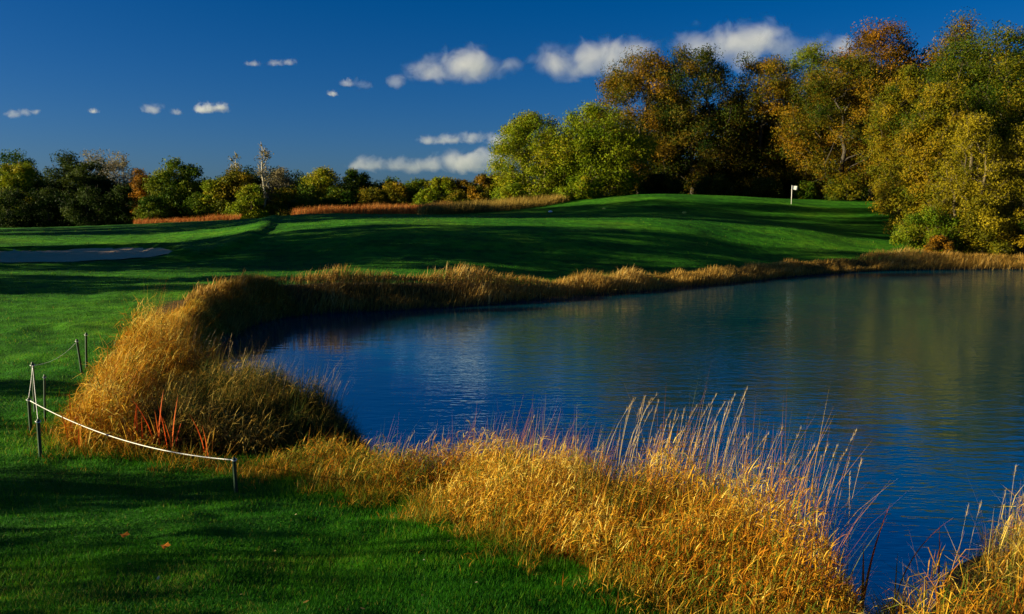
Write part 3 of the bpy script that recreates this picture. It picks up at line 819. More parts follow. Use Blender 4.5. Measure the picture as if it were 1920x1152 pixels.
FB = [('dark', 'shade-coloured green bush at the left picture edge below the wood', 10, 352, 104, 80), ('dark', 'shade-coloured bush under the dark pointed tree', 88, 352, 106, 80), ('dark', 'shade-coloured green bush in front of the dark round tree', 160, 350, 104, 80),  # dark palette paints the shade at the wood's foot into the leaves
      ('dark', 'shade-coloured bush below the pale feathery tree', 232, 345, 105, 70), ('green', 'green bush before the orange tree', 285, 368, 102, 60), ('green', 'dim green bush filling the dip in the wood', 378, 362, 104, 60),
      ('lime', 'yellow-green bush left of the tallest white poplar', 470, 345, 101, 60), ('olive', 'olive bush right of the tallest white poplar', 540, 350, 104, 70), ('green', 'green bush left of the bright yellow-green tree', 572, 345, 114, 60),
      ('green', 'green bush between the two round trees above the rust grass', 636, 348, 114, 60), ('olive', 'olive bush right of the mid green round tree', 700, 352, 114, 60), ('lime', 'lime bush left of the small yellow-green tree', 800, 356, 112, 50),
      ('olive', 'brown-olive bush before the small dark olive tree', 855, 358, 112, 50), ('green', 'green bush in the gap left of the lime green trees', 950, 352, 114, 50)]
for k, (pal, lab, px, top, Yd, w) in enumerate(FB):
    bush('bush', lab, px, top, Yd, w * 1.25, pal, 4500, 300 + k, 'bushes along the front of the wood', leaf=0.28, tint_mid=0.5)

# --- the wood behind the green and along the far shore
G2 = 'trees of the wood behind the green'
RT = [
 ('willow_tree', 'lime green low-branched tree at the left end of the tall wood', 1003, 212, 104, 175, 0.02, 'lime', 130, 22000, 0.30, 51, dict(tint_mid=0.5, shape='dome', stems=4, bark='bark_tan', trunk_top=0.5)),
 ('willow_tree', 'lime green many-stemmed tree standing in front of the big oaks', 1115, 196, 103, 195, 0.02, 'lime', 140, 24000, 0.30, 52, dict(tint_mid=0.45, shape='dome', stems=5, bark='bark_tan', trunk_top=0.55)),
 ('oak_tree', 'big oak with orange-brown left side behind the lime green tree', 1205, 100, 118, 155, 0.12, 'brown', 120, 20000, 0.34, 53, dict(tint_mid=0.5, trunk_top=0.5)),
 ('oak_tree', 'tallest dark oak with open branching, left of the gap in the wood', 1305, 88, 116, 165, 0.10, 'oak', 130, 19000, 0.34, 54, dict(tint_mid=0.55, trunk_top=0.5)),
 ('maple_tree', 'open-topped brown-orange tree between the dark oak and the bright green tree', 1428, 98, 116, 125, 0.08, 'brown', 100, 13000, 0.33, 55, dict(tint_mid=0.5, shape='round')),
 ('shade_tree', 'bright green narrow tree top between two brown trees', 1512, 82, 118, 125, 0.05, 'green', 100, 14000, 0.34, 56, dict(tint_mid=0.75, shape='round')),
 ('maple_tree', 'broad rust-brown tree directly behind the flag', 1590, 104, 106, 190, 0.03, 'brown', 150, 24000, 0.31, 57, dict(tint_mid=0.5, shape='round')),
 ('maple_tree', 'orange-crowned tree rising behind the broad rust-brown tree', 1648, 43, 114, 150, 0.12, 'orange', 120, 17000, 0.33, 58, dict(tint_mid=0.2, shape='round')),
 ('maple_tree', 'thin brown tree top, highest of all, behind the shore trees', 1795, 25, 108, 130, 0.15, 'brown', 90, 11000, 0.32, 59, dict(tint_mid=0.5, shape='tall')),
 ('oak_tree', 'tall olive green oak at the upper right edge of the picture', 1862, 56, 78, 215, 0.06, 'olive', 190, 34000, 0.26, 60, dict(tint_mid=0.25)),
 ('maple_tree', 'olive gold tree leaning over the shore right of the green', 1768, 160, 72, 150, 0.03, 'olive', 170, 28000, 0.24, 61, dict(tint_mid=0.6, shape='dome', bark='bark_tan')),
 ('maple_tree', 'gold-olive tree between the flag and the shore trees', 1706, 120, 88, 118, 0.03, 'olive', 120, 19000, 0.27, 62, dict(tint_mid=0.6, shape='dome', bark='bark_tan')),
 ('pale_tree', 'half-bare tree with pale branches and gold leaves on the shore', 1830, 215, 64, 120, 0.06, 'gold', 110, 12000, 0.19, 63, dict(tint_mid=0.45, shape='dome', stems=3, bark='bark_tan', min_r=0.018)),
 ('pale_tree', 'yellow-leaved pale-stemmed tree cut by the right picture edge', 1912, 235, 64, 110, 0.05, 'gold', 100, 12000, 0.19, 64, dict(tint_mid=0.5, shape='dome', stems=3, bark='bark_tan', min_r=0.018)),
]
for nm, lab, px, top, Yd, w, hb, pal, nc, nl, lf, sd, kw in RT:
    ptree(nm, lab, px, top, Yd, w * 1.22, hb, pal, int(nc * 1.6), int(nl * 3.0), lf * 0.70, sd, group=G2, **kw)

RB = [
 ('leafy green bush on the shore below the olive gold tree', 1748, 388, 64, 130, 'green', 9000, 71, 0.2, dict(tint_mid=0.75)),
 ('golden yellow bush low over the water beside the pale-branched tree', 1850, 360, 62.5, 110, 'gold', 8000, 72, 0.19, dict(tint_mid=0.45)),
 ('olive bush at the right picture edge hanging over the pond', 1925, 375, 62, 100, 'olive', 7000, 73, 0.19, dict(tint_mid=0.6)),
 ('small reddish bush at the waterline between green and golden bushes', 1760, 440, 61, 50, 'orange', 2500, 74, 0.17, dict(tint_mid=0.2)),
 ('small green bush just right of the flag', 1510, 341, 104, 46, 'green', 3500, 75, 0.26, dict(tint_mid=0.6)),
 ('dark gold bush at the wood edge right of the flag', 1590, 325, 101.5, 90, 'olive', 6000, 76, 0.26, dict(tint_mid=0.4)),
 ('dark bush at the wood edge left of the flag', 1430, 335, 106, 90, 'oak', 6000, 77, 0.28, dict(tint_mid=0.5)),
 ('brown-leaved bush under the tallest dark oak', 1340, 330, 106, 90, 'brown', 5000, 78, 0.28, dict(tint_mid=0.3)),
 ('dark bush under the big orange-sided oak', 1240, 325, 105, 100, 'oak', 6000, 79, 0.28, dict(tint_mid=0.4)),
 ('low green bush at the left foot of the lime green trees', 965, 345, 96.5, 60, 'lime', 4500, 80, 0.26, dict(tint_mid=0.4)),
 ('green bush at the foot of the many-stemmed lime tree', 1090, 330, 96, 80, 'lime', 5500, 81, 0.26, dict(tint_mid=0.35)),
]
for lab, px, top, Yd, w, pal, nl, sd, lf, kw in RB:
    bush('bush', lab, px, top, Yd, w, pal, nl, sd, leaf=lf, **kw)

# depth of the wood: darker trees standing behind the front row
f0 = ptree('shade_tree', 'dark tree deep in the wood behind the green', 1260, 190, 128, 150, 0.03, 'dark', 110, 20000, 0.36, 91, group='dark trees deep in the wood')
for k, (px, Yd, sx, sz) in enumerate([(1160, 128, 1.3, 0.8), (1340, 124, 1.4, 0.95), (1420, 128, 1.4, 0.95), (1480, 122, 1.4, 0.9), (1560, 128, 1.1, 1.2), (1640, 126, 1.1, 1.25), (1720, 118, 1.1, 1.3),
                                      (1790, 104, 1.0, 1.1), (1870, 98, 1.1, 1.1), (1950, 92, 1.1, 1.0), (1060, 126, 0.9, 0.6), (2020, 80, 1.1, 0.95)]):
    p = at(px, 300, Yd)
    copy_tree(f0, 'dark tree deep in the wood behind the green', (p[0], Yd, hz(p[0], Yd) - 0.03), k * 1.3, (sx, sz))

# --- trees outside the picture on the left, whose long shadows cross the fairway
G3 = 'trees out of view whose shadows cross the fairway'
s0 = plant('shade_tree', 'tree out of view on the left, shading the bunker and fairway', 'tree', -42, 38.0, 16, 9, 0.04, 'green', 70, 9000, 0.42, 101, group=G3, tint_mid=0.5, shape='tall')
for k, (x, y, a, b) in enumerate([(-44, 41.8, 0.75, 1.1), (-47, 44.6, 0.65, 1.15), (-44.5, 57.5, 1.0, 1.7), (-47.5, 62.0, 1.0, 1.75), (-50.5, 66.5, 1.0, 1.75), (-54, 71.5, 1.0, 1.75), (-40, 41.8, 0.5, 0.34), (-40, 44.4, 0.5, 0.34), (-40.5, 47.0, 0.45, 0.33), (-37, 25.5, 0.55, 0.5), (-38, 29.8, 0.6, 0.52)]):
    copy_tree(s0, 'tree out of view on the left, shading the bunker and fairway', (x, y, hz(x, y) - 0.03), 0.7 + k, (a, b))
h0 = plant('bush', 'tall bush out of view on the left, shading the near lawn', 'bush', -16, 5.6, 2.9, 4.0, 0.0, 'green', 40, 5000, 0.16, 102, group='bushes out of view beside the lawn', shape='dome', trunk_top=0.4)
for x, y, a, b in ((-17, 8.9, 0.6, 0.78), (-18.5, 11.4, 0.7, 0.95)):
    copy_tree(h0, 'tall bush out of view on the left, shading the near lawn', (x, y, hz(x, y) - 0.03), 2.0 + y, (a, b))
t0 = plant('bush', 'thin bush out of view on the left, dappling the near lawn', 'bush', -15, 3.2, 3.2, 4.4, 0.0, 'green', 30, 1500, 0.17, 103, group='thin bushes out of view beside the lawn', shape='dome', trunk_top=0.4)
copy_tree(t0, 'thin bush out of view on the left, dappling the near lawn', (-14, 0.2, hz(-14, 0.2) - 0.03), 2.0, (0.9, 0.9))

# ------------------------------------------------------------------ flag on the green
plain_mat('white_paint', (0.74, 0.73, 0.70), (0.82, 0.81, 0.78), 4, 0.5, 0.05)
plain_mat('yellow_paint', (0.55, 0.50, 0.06), (0.62, 0.56, 0.08), 4, 0.5, 0.05)
p = at(1484, 374, 93.0); fz = hz(p[0], 93.0)
fl = tag(empty('flagstick', (p[0], 93.0, fz)), 'white flagstick with small white flag on the green', 'flagstick')
Vp, Qp, Tp = polytube([(0, 0, -0.1), (0, 0, 1.0), (0, 0, 2.13)], [0.035, 0.03, 0.026], 8)
mk('pole', Vp, Qp, Tp, MATS['white_paint'], None, fl, smooth=True)
gx, gz = np.meshgrid(np.linspace(0, 0.62, 9), np.linspace(0, 0.42, 6))
gy = 0.07 * np.sin(gx * 9 + gz * 2) * gx / 0.6
front = np.stack([gx + 0.03, gy - 0.006, 2.1 - gz - 0.10 * gx * (gz - 0.2) - 0.12 * gx], -1).reshape(-1, 3)
back = front + np.array([0, 0.012, 0])
ii = np.arange(54).reshape(6, 9)
qf = np.stack([ii[:-1, :-1], ii[:-1, 1:], ii[1:, 1:], ii[1:, :-1]], -1).reshape(-1, 4)
mk('flag', np.concatenate([front, back]), np.concatenate([qf, qf[:, ::-1] + 54]), None, MATS['white_paint'], None, fl, smooth=True)

# tee markers on the far slope
def marker(px, py, Y, mat, label, w):
    q = at(px, py, Y); z = hz(q[0], Y)
    V, Q = [], []
    prof = [(0.0, 1.0), (0.5, 1.0), (0.85, 0.82), (1.0, 0.45)]
    nseg = 10
    for h, s in prof:
        for k in range(nseg):
            a = 2 * math.pi * k / nseg
            V.append((math.cos(a) * w * 0.5 * s, math.sin(a) * w * 0.32 * s, h * w * 0.45 - 0.03))
    for r_ in range(len(prof) - 1):
        for k in range(nseg):
            k2 = (k + 1) % nseg
            Q.append((r_ * nseg + k, r_ * nseg + k2, (r_ + 1) * nseg + k2, (r_ + 1) * nseg + k))
    V.append((0, 0, w * 0.46 - 0.03))
    T = [((len(prof) - 1) * nseg + k, (len(prof) - 1) * nseg + (k + 1) % nseg, len(V) - 1) for k in range(nseg)]
    o = mk('tee_marker', V, Q, T, MATS[mat], smooth=True)
    o.location = (q[0], Y, z)
    tag(o, label, 'marker', 'markers on the far slope')
marker(1032, 396, 82, 'white_paint', 'small white marker on the slope below the lime trees', 0.42)
marker(1133, 394, 84, 'yellow_paint', 'small yellow marker between the white one and the far yellow one', 0.36)
marker(1283, 403, 80, 'yellow_paint', 'small yellow marker low on the shaded slope left of the flag', 0.42)

# ------------------------------------------------------------------ rope fence
plain_mat('green_stake', (0.010, 0.035, 0.018), (0.022, 0.065, 0.032), 20, 0.55, 0.15, stretch=(1, 1, 0.2))
plain_mat('rope', (0.60, 0.60, 0.58), (0.80, 0.80, 0.78), 60, 0.8, 0.4)
def stake(base_px, base_py, top_py, label, tilt=(0, 0), r=0.022):
    # stand it where its foot meets the ground
    Yd = 9.5
    for _ in range(12):
        q = at(base_px, base_py, Yd); z = hz(q[0], Yd)
        dz = q[2] - z
        Yd = Yd + dz / (-ray(base_px, base_py)[2] / ray(base_px, base_py)[1]) * 0.9
    q = at(base_px, base_py, Yd); z = hz(q[0], Yd)
    h = max(0.35, at(base_px, top_py, Yd)[2] - z)
    root = tag(empty('fence_stake', (q[0], Yd, z)), label, 'stake', 'green stakes of the rope fence')
    top = np.array([tilt[0] * h, tilt[1] * h, h])
    V, Qd, Tr = polytube([(0, 0, -0.1), top * 0.5, top * 0.96, top], [r, r, r, r * 0.6], 8)
    mk('post', V, Qd, Tr, MATS['green_stake'], None, root, smooth=False)
    V, Qd, Tr = polytube([top * 0.93 + np.array([math.cos(a) * r * 1.25, math.sin(a) * r * 1.25, 0.006 * math.sin(a * 2)]) for a in np.linspace(0, 6.28, 13)], [0.007] * 13, 5)
    mk('rope_knot', V, Qd, Tr, MATS['rope'], None, root, smooth=True)
    return np.array([q[0], Yd, z]) + top * 0.93
tA = stake(76, 857, 786, 'front green stake at the corner of the rope fence')
tB = stake(58, 808, 746, 'dark stake where the long sagging rope begins')
tC = stake(66, 772, 679, 'tall dark stake behind the fence corner with rope wound down it', (0.01, 0))
tD = stake(84, 790, 703, 'thin tilted grey stake close behind the front one', (0.03, 0.05), 0.015)
tE = stake(162, 690, 624, 'stake half hidden where the reeds meet the lawn', (0.05, 0))
tE2 = stake(154, 700, 636, 'shorter stake beside the half hidden one in the reeds', (-0.1, 0))
tF = stake(443, 925, 858, 'short stake at the end of the long rope by the dark reeds', (-0.03, 0))
def rope(a, b, sag, label, r=0.0058, n=28):
    t = np.linspace(0, 1, n)[:, None]
    pts = a + (b - a) * t
    pts[:, 2] -= sag * 4 * (t[:, 0] * (1 - t[:, 0]))
    V, Qd, Tr = polytube(pts, [r] * n, 6)
    tag(mk('fence_rope', V, Qd, Tr, MATS['rope'], None, None, smooth=True), label, 'rope', 'ropes of the fence')
rope(tB, tF, 0.16, 'long white rope sagging in front of the reeds')
rope(tA, tC, 0.05, 'short rope from the front stake up to the tall stake', 0.0035, 14)
rope(tC + np.array([0.02, -0.03, 0]), np.array([tB[0] + 0.01, tB[1] - 0.02, tB[2] + 0.02]), 0.02, 'rope hanging from the tall stake to the dark stake', 0.0035, 14)
rope(tC, tE2, 0.10, 'thin rope running back to the stake in the reeds', 0.003, 24)

# ------------------------------------------------------------------ tall seed stalks standing above the reeds
blade_mat('stalk', [(0.0, (0.34, 0.22, 0.10)), (0.5, (0.48, 0.34, 0.17)), (1.0, (0.60, 0.46, 0.26))], transl=0.15)
def stalk(x, y, H, az, bend, label, group, r=0.0027, head=0.14):
    z = max(hz(x, y), -0.02)
    root = tag(empty('grass_stalk', (x, y, z)), label, 'grass stalk', group)
    n = 9
    pts = [np.zeros(3)]
    for k in range(n):
        th = 0.03 + bend * ((k + 1) / n) ** 2
        pts.append(pts[-1] + np.array([math.cos(az) * math.sin(th), math.sin(az) * math.sin(th), math.cos(th)]) * H / n)
    V, Qd, Tr = polytube(pts, list(np.linspace(r, r * 0.55, n + 1)), 4)
    tv = random.random()
    mk('stem', V, Qd, Tr, MATS['stalk'], {'tint': np.full(len(V), tv)}, root, smooth=True)
    # slim seed head: short bracts along the top
    m = 34
    tt = rng.uniform(1 - head / H * 1.0, 1.0, m)
    P = np.array([[np.interp(t, np.linspace(0, 1, n + 1), np.array(pts)[:, c]) for c in range(3)] for t in tt])
    A = blades(P, rng.uniform(0.025, 0.05, m), rng.normal(az, 1.6, m), rng.uniform(0.1, 0.6, m), rng.uniform(0, 0.4, m), np.full(m, r * 2.2), 1, np.clip(rng.normal(0.6, 0.2, m), 0, 1))
    mk('seed_head', *A[:3], MATS['stalk'], {'tint': A[3]}, root)

def stalk_run(spec, label, group, head=0.14):
    """spec: tips given as (px, py, distance)"""
    for px, py, Yd in spec:
        q = at(px, py, Yd)
        bend = random.uniform(0.15, 0.65); az = random.gauss(0.35, 0.35)
        # foot placed so that the bent tip ends where it should
        z = max(hz(q[0], Yd), -0.02)
        H = (q[2] - z) * (1 + bend * bend * 0.09)
        dx = H * bend * 0.34
        x0 = q[0] - math.cos(az) * dx; y0 = Yd - math.sin(az) * dx
        stalk(x0, y0, H, az, bend, label, group, head=head)
def seq(x0, y0, x1, y1, n, jx, jy, Y0, Y1):
    out = []
    for k in range(n):
        t = (k + random.random() * 0.8) / n
        out.append((x0 + (x1 - x0) * t + random.uniform(-jx, jx), y0 + (y1 - y0) * t + random.uniform(-jy, jy), Y0 + (Y1 - Y0) * t + random.uniform(-0.3, 0.3)))
    return out
stalk_run(seq(1175, 790, 1400, 800, 50, 8, 45, 8.3, 7.9) + [(1216, 737, 8.2), (1384, 764, 8.0), (1180, 752, 8.2), (1345, 768, 8.0)],
          'tall pale seed stalk in the dense group above the golden reeds', 'dense pale seed stalks', 0.16)
stalk_run(seq(1420, 870, 1600, 900, 24, 8, 40, 7.9, 7.5) + [(1590, 830, 7.4), (1607, 862, 7.4)],
          'tall pale seed stalk in the thin row right of the dense group', 'thin row of pale seed stalks', 0.12)
stalk_run(seq(930, 800, 1150, 850, 22, 10, 35, 8.8, 8.4), 'bent straw seed stalk over the left half of the golden reeds', 'bent straw stalks', 0.2)
stalk_run(seq(690, 850, 900, 840, 12, 10, 40, 9.6, 9.0), 'short straw stalk by the notch of the pond', 'straw stalks by the notch', 0.15)
stalk_run([(1810, 945, 7.4), (1835, 935, 7.3), (1878, 915, 7.3), (1902, 873, 7.2), (1916, 900, 7.2), (1895, 955, 7.3), (1865, 1000, 7.2)], 'tall seed stalk above the tuft in the bottom corner', 'corner seed stalks', 0.12)
stalk_run(seq(430, 690, 660, 730, 26, 8, 40, 13.5, 12.2), 'pale stalk rising over the dark reed clump by the water', 'pale stalks over the dark clump', 0.2)
stalk_run(seq(340, 640, 450, 660, 16, 8, 25, 15.5, 14.0), 'dark-shaded stalk leaning over the water by the curved bank', 'stalks leaning over the water', 0.2)

# cattail leaves, red and brown, standing in the water gap
def strap(name, px, py0, py1, Y, az, bend, w, tint, label, cat='cattail', extra=0):
    b = at(px, py0, Y); b[2] = max(hz(b[0], Y), -0.05)
    H = (at(px, py1, Y)[2] - b[2]) * (1 + 0.1 * bend)
    root = tag(empty(name, tuple(b)), label, cat)
    A = blades(np.zeros((1, 3)), np.array([H]), np.array([az]), np.array([0.04]), np.array([bend]), np.array([w]), 8, np.array([tint]), np.array([0.35]))
    mk('leaf', *A[:3], MATS['rust_leaf'], {'tint': A[3]}, root)
    for q_ in range(extra):
        C_ = blades(np.array([[random.uniform(-0.08, 0.08), random.uniform(-0.05, 0.05), 0]]), np.array([H * random.uniform(0.6, 1.0)]), np.array([random.uniform(0, 6.28)]), np.array([0.06]), np.array([random.uniform(0.1, 0.7)]),
                    np.array([w * random.uniform(0.6, 0.9)]), 6, np.array([random.random()]), np.array([random.uniform(-0.5, 0.5)]))
        mk('leaf', *C_[:3], MATS['rust_leaf'], {'tint': C_[3]}, root)
    B = blades(np.zeros((1, 3)), np.array([H * 0.62]), np.array([az + 1.0]), np.array([0.10]), np.array([bend + 0.5]), np.array([w * 0.7]), 6, np.array([min(1, tint + 0.3)]), np.array([-0.3]))
    mk('leaf', *B[:3], MATS['rust_leaf'], {'tint': B[3]}, root)
strap('cattail', 1622, 1040, 948, 7.7, 0.2, 0.35, 0.045, 0.15, 'bright red cattail leaf at the edge of the golden reeds')
strap('cattail', 1680, 1080, 955, 7.8, 0.1, 1.0, 0.022, 0.5, 'brown cattail with bent tip standing in the water gap')
strap('cattail', 1762, 1075, 985, 7.9, 1.5, 0.1, 0.020, 0.35, 'straight brown cattail left of the corner tuft')
strap('cattail', 822, 900, 797, 9.4, 0.3, 0.12, 0.03, 1.0, 'single yellow upright leaf by the notch of the pond')
for k, (px, py0, py1, Yd, az) in enumerate([(258, 850, 755, 10.25, 1.8), (297, 850, 735, 10.3, 1.2), (322, 845, 745, 10.25, 1.0), (135, 830, 735, 10.4, 2.0), (160, 850, 775, 10.15, 0.6), (385, 850, 765, 10.2, 0.4)]):
    strap('cattail', px, py0, py1, Yd, az, 0.25, 0.03, 0.2 + 0.08 * k, extra=3, label=['rust red upright leaf low in the reeds behind the rope', 'tallest rust red leaf behind the middle of the rope', 'rust leaf between the long rope and the straw reeds',
          'orange leaf in the reeds close to the fence corner', 'small rust leaf right of the orange one near the fence corner', 'rust leaf furthest along the rope towards the dark reeds'][k])

# fallen leaves on the lawn
def fallen(px, py, label):
    Yd = 6.5
    for _ in range(14):
        q = at(px, py, Yd); z = hz(q[0], Yd); r_ = ray(px, py); Yd += (q[2] - z) / (-r_[2] / r_[1]) * 0.9
    q = at(px, py, Yd)
    V = []
    n = 10
    for k in range(n):
        a = 2 * math.pi * k / n
        rad = 0.055 * (1.0 if k % 2 == 0 else 0.55)
        V.append((math.cos(a) * rad, math.sin(a) * rad, 0.05 + 0.014 * math.sin(a * 2)))
    V.append((0, 0, 0.045))
    o = mk('fallen_leaf', V, None, [(k, (k + 1) % n, n) for k in range(n)], MATS['rust_leaf'], {'tint': np.full(n + 1, 0.6)})
    o.location = (q[0], Yd, hz(q[0], Yd))
    tag(o, label, 'leaf', 'fallen leaves on the lawn')
fallen(232, 1013, 'orange fallen leaf on the lawn, the one nearer the fence')
fallen(308, 1034, 'orange fallen leaf on the lawn, the one nearer the golden reeds')

N_ = 70
u_ = rng.uniform(1 / 16.0, 1 / 4.2, N_); a_ = np.radians(rng.uniform(-34, 8, N_))
lx, ly = np.sin(a_) / u_, np.cos(a_) / u_
ok_ = (pond_sd(lx, ly) > 2) & ~inside(Z_FRONT, lx, ly) & ~inside(Z_INLET, lx, ly) & ~inside(Z_LEFT, lx, ly)
lx, ly = lx[ok_], ly[ok_]
A = blades(np.column_stack([lx, ly, height(lx, ly) + 0.02]), rng.uniform(0.02, 0.045, len(lx)), rng.uniform(0, 6.28, len(lx)), rng.uniform(1.0, 1.6, len(lx)), rng.uniform(-0.3, 0.3, len(lx)), rng.uniform(0.015, 0.03, len(lx)), 2, rng.random(len(lx)))
blade_mat('litter', [(0.0, (0.25, 0.09, 0.02)), (0.4, (0.35, 0.22, 0.06)), (0.8, (0.45, 0.36, 0.16)), (1.0, (0.55, 0.5, 0.35))], transl=0.2)
tag(mk('leaf_litter', *A[:3], MATS['litter'], {'tint': A[3]}), 'small pale and brown fallen leaves scattered over the near lawn', 'leaves', kind='stuff')

# ------------------------------------------------------------------ clouds: banks of real vapour far away
def cloud(px0, px1, py0, py1, label, lobes, dens=1.0, Yc=2600.0, seed=0, stretch=1.55):
    """lobes: (u, v, radius) in the cloud's own box, u,v in 0..1"""
    c = at((px0 + px1) / 2, (py0 + py1) / 2, Yc)
    W = (px1 - px0) * px_m(Yc); Hh = (py1 - py0) * px_m(Yc)
    D = max(Hh * 1.4, W * 0.35)
    m, n, l = newmat('cloud_vapour')
    tc = n.new('ShaderNodeTexCoord')
    sc = n.new('ShaderNodeVectorMath'); sc.operation = 'SCALE'; sc.inputs['Scale'].default_value = 1.0 / Hh
    l.new(tc.outputs['Object'], sc.inputs[0])                # unit = cloud height
    off = n.new('ShaderNodeVectorMath'); off.operation = 'ADD'; off.inputs[1].default_value = (seed * 3.7, seed * 1.3, seed * 2.1)
    l.new(sc.outputs[0], off.inputs[0])
    nz = n.new('ShaderNodeTexNoise'); nz.inputs['Scale'].default_value = 1.9; nz.inputs['Detail'].default_value = 6; nz.inputs['Roughness'].default_value = 0.64; nz.inputs['Distortion'].default_value = 0.5
    l.new(off.outputs[0], nz.inputs['Vector'])
    asp = W / Hh
    cur = None
    for (u, v, r) in lobes:
        d = n.new('ShaderNodeVectorMath'); d.operation = 'SUBTRACT'; d.inputs[1].default_value = ((u - 0.5) * asp, 0, 0.5 - v)
        l.new(sc.outputs[0], d.inputs[0])
        e = n.new('ShaderNodeVectorMath'); e.operation = 'MULTIPLY'; e.inputs[1].default_value = (1 / (r * stretch), 1 / (r * 1.5), 1 / r)
        l.new(d.outputs[0], e.inputs[0])
        ln = n.new('ShaderNodeVectorMath'); ln.operation = 'LENGTH'; l.new(e.outputs[0], ln.inputs[0])
        f = n.new('ShaderNodeMath'); f.operation = 'SUBTRACT'; f.inputs[0].default_value = 1.0; l.new(ln.outputs['Value'], f.inputs[1])
        if cur is None: cur = f
        else:
            s = n.new('ShaderNodeMath'); s.operation = 'SMOOTH_MAX'; s.inputs[2].default_value = 0.35
            l.new(cur.outputs[0], s.inputs[0]); l.new(f.outputs[0], s.inputs[1]); cur = s
    a = n.new('ShaderNodeMath'); a.operation = 'MULTIPLY_ADD'; a.inputs[1].default_value = 2.6; a.inputs[2].default_value = -1.46
    l.new(nz.outputs['Fac'], a.inputs[0])
    b = n.new('ShaderNodeMath'); b.operation = 'ADD'; l.new(a.outputs[0], b.inputs[0]); l.new(cur.outputs[0], b.inputs[1])
    sp = n.new('ShaderNodeSeparateXYZ'); l.new(sc.outputs[0], sp.inputs[0])
    fl_ = n.new('ShaderNodeMapRange'); fl_.inputs['From Min'].default_value = -0.15; fl_.inputs['From Max'].default_value = -0.6; fl_.inputs['To Max'].default_value = -0.9
    l.new(sp.outputs['Z'], fl_.inputs['Value'])
    b2 = n.new('ShaderNodeMath'); b2.operation = 'ADD'; l.new(b.outputs[0], b2.inputs[0]); l.new(fl_.outputs[0], b2.inputs[1]); b = b2
    k = n.new('ShaderNodeMath'); k.operation = 'MULTIPLY'; k.use_clamp = True; k.inputs[1].default_value = 0.55; l.new(b.outputs[0], k.inputs[0])
    k2 = n.new('ShaderNodeMath'); k2.operation = 'MULTIPLY'; k2.inputs[1].default_value = dens * 3.2 / Hh; l.new(k.outputs[0], k2.inputs[0])
    pv = n.new('ShaderNodeVolumeScatter'); pv.inputs['Color'].default_value = (0.70, 0.68, 0.72, 1); pv.inputs['Anisotropy'].default_value = 0.0
    l.new(k2.outputs[0], pv.inputs['Density'])
    o_ = n.new('ShaderNodeOutputMaterial'); l.new(pv.outputs[0], o_.inputs['Volume'])
    hx, hy, hzz = W * 0.62, D * 0.5, Hh * 0.68
    V = [(sx * hx, sy * hy, sz_ * hzz) for sx in (-1, 1) for sy in (-1, 1) for sz_ in (-1, 1)]
    Qc = [(0, 1, 3, 2), (4, 6, 7, 5), (0, 4, 5, 1), (2, 3, 7, 6), (0, 2, 6, 4), (1, 5, 7, 3)]
    o = mk('cloud', V, Qc, None, m)
    o.location = c
    tag(o, label, 'cloud', 'clouds')
cloud(670, 985, 95, 172, 'long white cloud trailing low puffs to its left', [(0.06, 0.85, 0.22), (0.22, 0.8, 0.24), (0.45, 0.55, 0.42), (0.62, 0.4, 0.48), (0.72, 0.38, 0.45), (0.9, 0.35, 0.22)], 1.0, seed=1)
cloud(985, 1230, 75, 165, 'biggest white cloud just left of the tall oaks', [(0.25, 0.5, 0.40), (0.5, 0.42, 0.46), (0.66, 0.38, 0.46), (0.85, 0.3, 0.36), (0.45, 0.7, 0.34)], 1.0, seed=2)
cloud(1255, 1455, 45, 145, 'white cloud behind the top of the tall dark oak', [(0.25, 0.4, 0.34), (0.55, 0.42, 0.44), (0.8, 0.3, 0.42), (0.7, 0.7, 0.4)], 1.0, seed=3)
cloud(1440, 1600, 62, 130, 'grey-white cloud strip between the brown tree tops', [(0.25, 0.45, 0.4), (0.55, 0.5, 0.4), (0.85, 0.4, 0.35)], 0.8, seed=4)
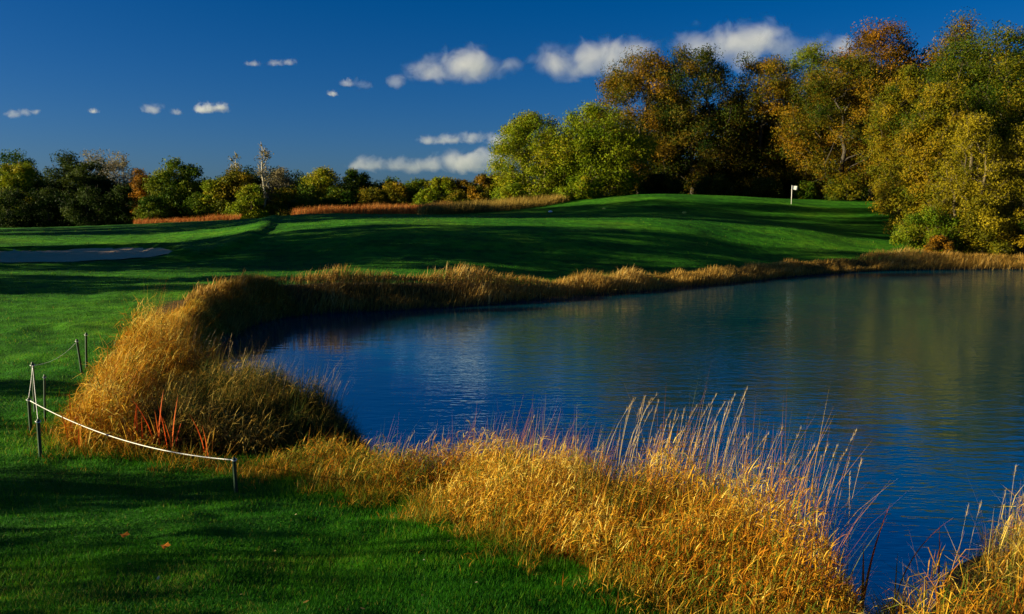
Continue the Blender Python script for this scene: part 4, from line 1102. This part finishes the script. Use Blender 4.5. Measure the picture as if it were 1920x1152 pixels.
cloud(775, 910, 245, 278, 'flat cloud above the low bank of clouds', [(0.2, 0.6, 0.36), (0.5, 0.55, 0.42), (0.8, 0.45, 0.42)], 0.9, Yc=3200, seed=5, stretch=2.2)
cloud(665, 970, 278, 335, 'low bank of white clouds over the wood', [(0.08, 0.6, 0.34), (0.25, 0.62, 0.38), (0.45, 0.6, 0.40), (0.65, 0.5, 0.46), (0.85, 0.35, 0.46), (0.6, 0.75, 0.36), (0.35, 0.7, 0.34), (0.8, 0.7, 0.34)], 1.0, Yc=3600, seed=6, stretch=2.2)
cloud(905, 985, 240, 285, 'small cloud half hidden by the lime green trees', [(0.4, 0.5, 0.42), (0.7, 0.4, 0.42)], 1.0, Yc=3400, seed=7)
cloud(358, 432, 192, 218, 'small bright cloud alone over the far wood', [(0.3, 0.5, 0.5), (0.5, 0.45, 0.55), (0.75, 0.42, 0.5)], 1.2, Yc=3000, seed=8)
cloud(270, 302, 192, 220, 'faint small round cloud left of the small bright one', [(0.5, 0.5, 0.5)], 0.6, Yc=3000, seed=9)
cloud(318, 345, 202, 220, 'tiny faint wisp between the two small clouds', [(0.5, 0.5, 0.5)], 0.5, Yc=3000, seed=10)
cloud(160, 192, 203, 216, 'tiny bright cloud, second from the left', [(0.5, 0.5, 0.5)], 0.9, Yc=3000, seed=11)
cloud(15, 80, 202, 226, 'small ragged cloud at the left edge of the sky', [(0.2, 0.6, 0.5), (0.5, 0.45, 0.36), (0.8, 0.35, 0.3)], 0.5, Yc=3000, seed=12)
cloud(455, 555, 110, 128, 'thin faint streak of cloud high in the sky', [(0.2, 0.6, 0.45), (0.6, 0.5, 0.42), (0.85, 0.4, 0.42)], 0.5, Yc=2800, seed=13, stretch=2.2)
cloud(605, 642, 168, 184, 'tiny cloud left of the long white cloud', [(0.5, 0.5, 0.5)], 0.9, Yc=2600, seed=14)
cloud(638, 664, 146, 168, 'tiny tilted cloud above the end of the long white cloud', [(0.5, 0.5, 0.5)], 0.7, Yc=2600, seed=15)
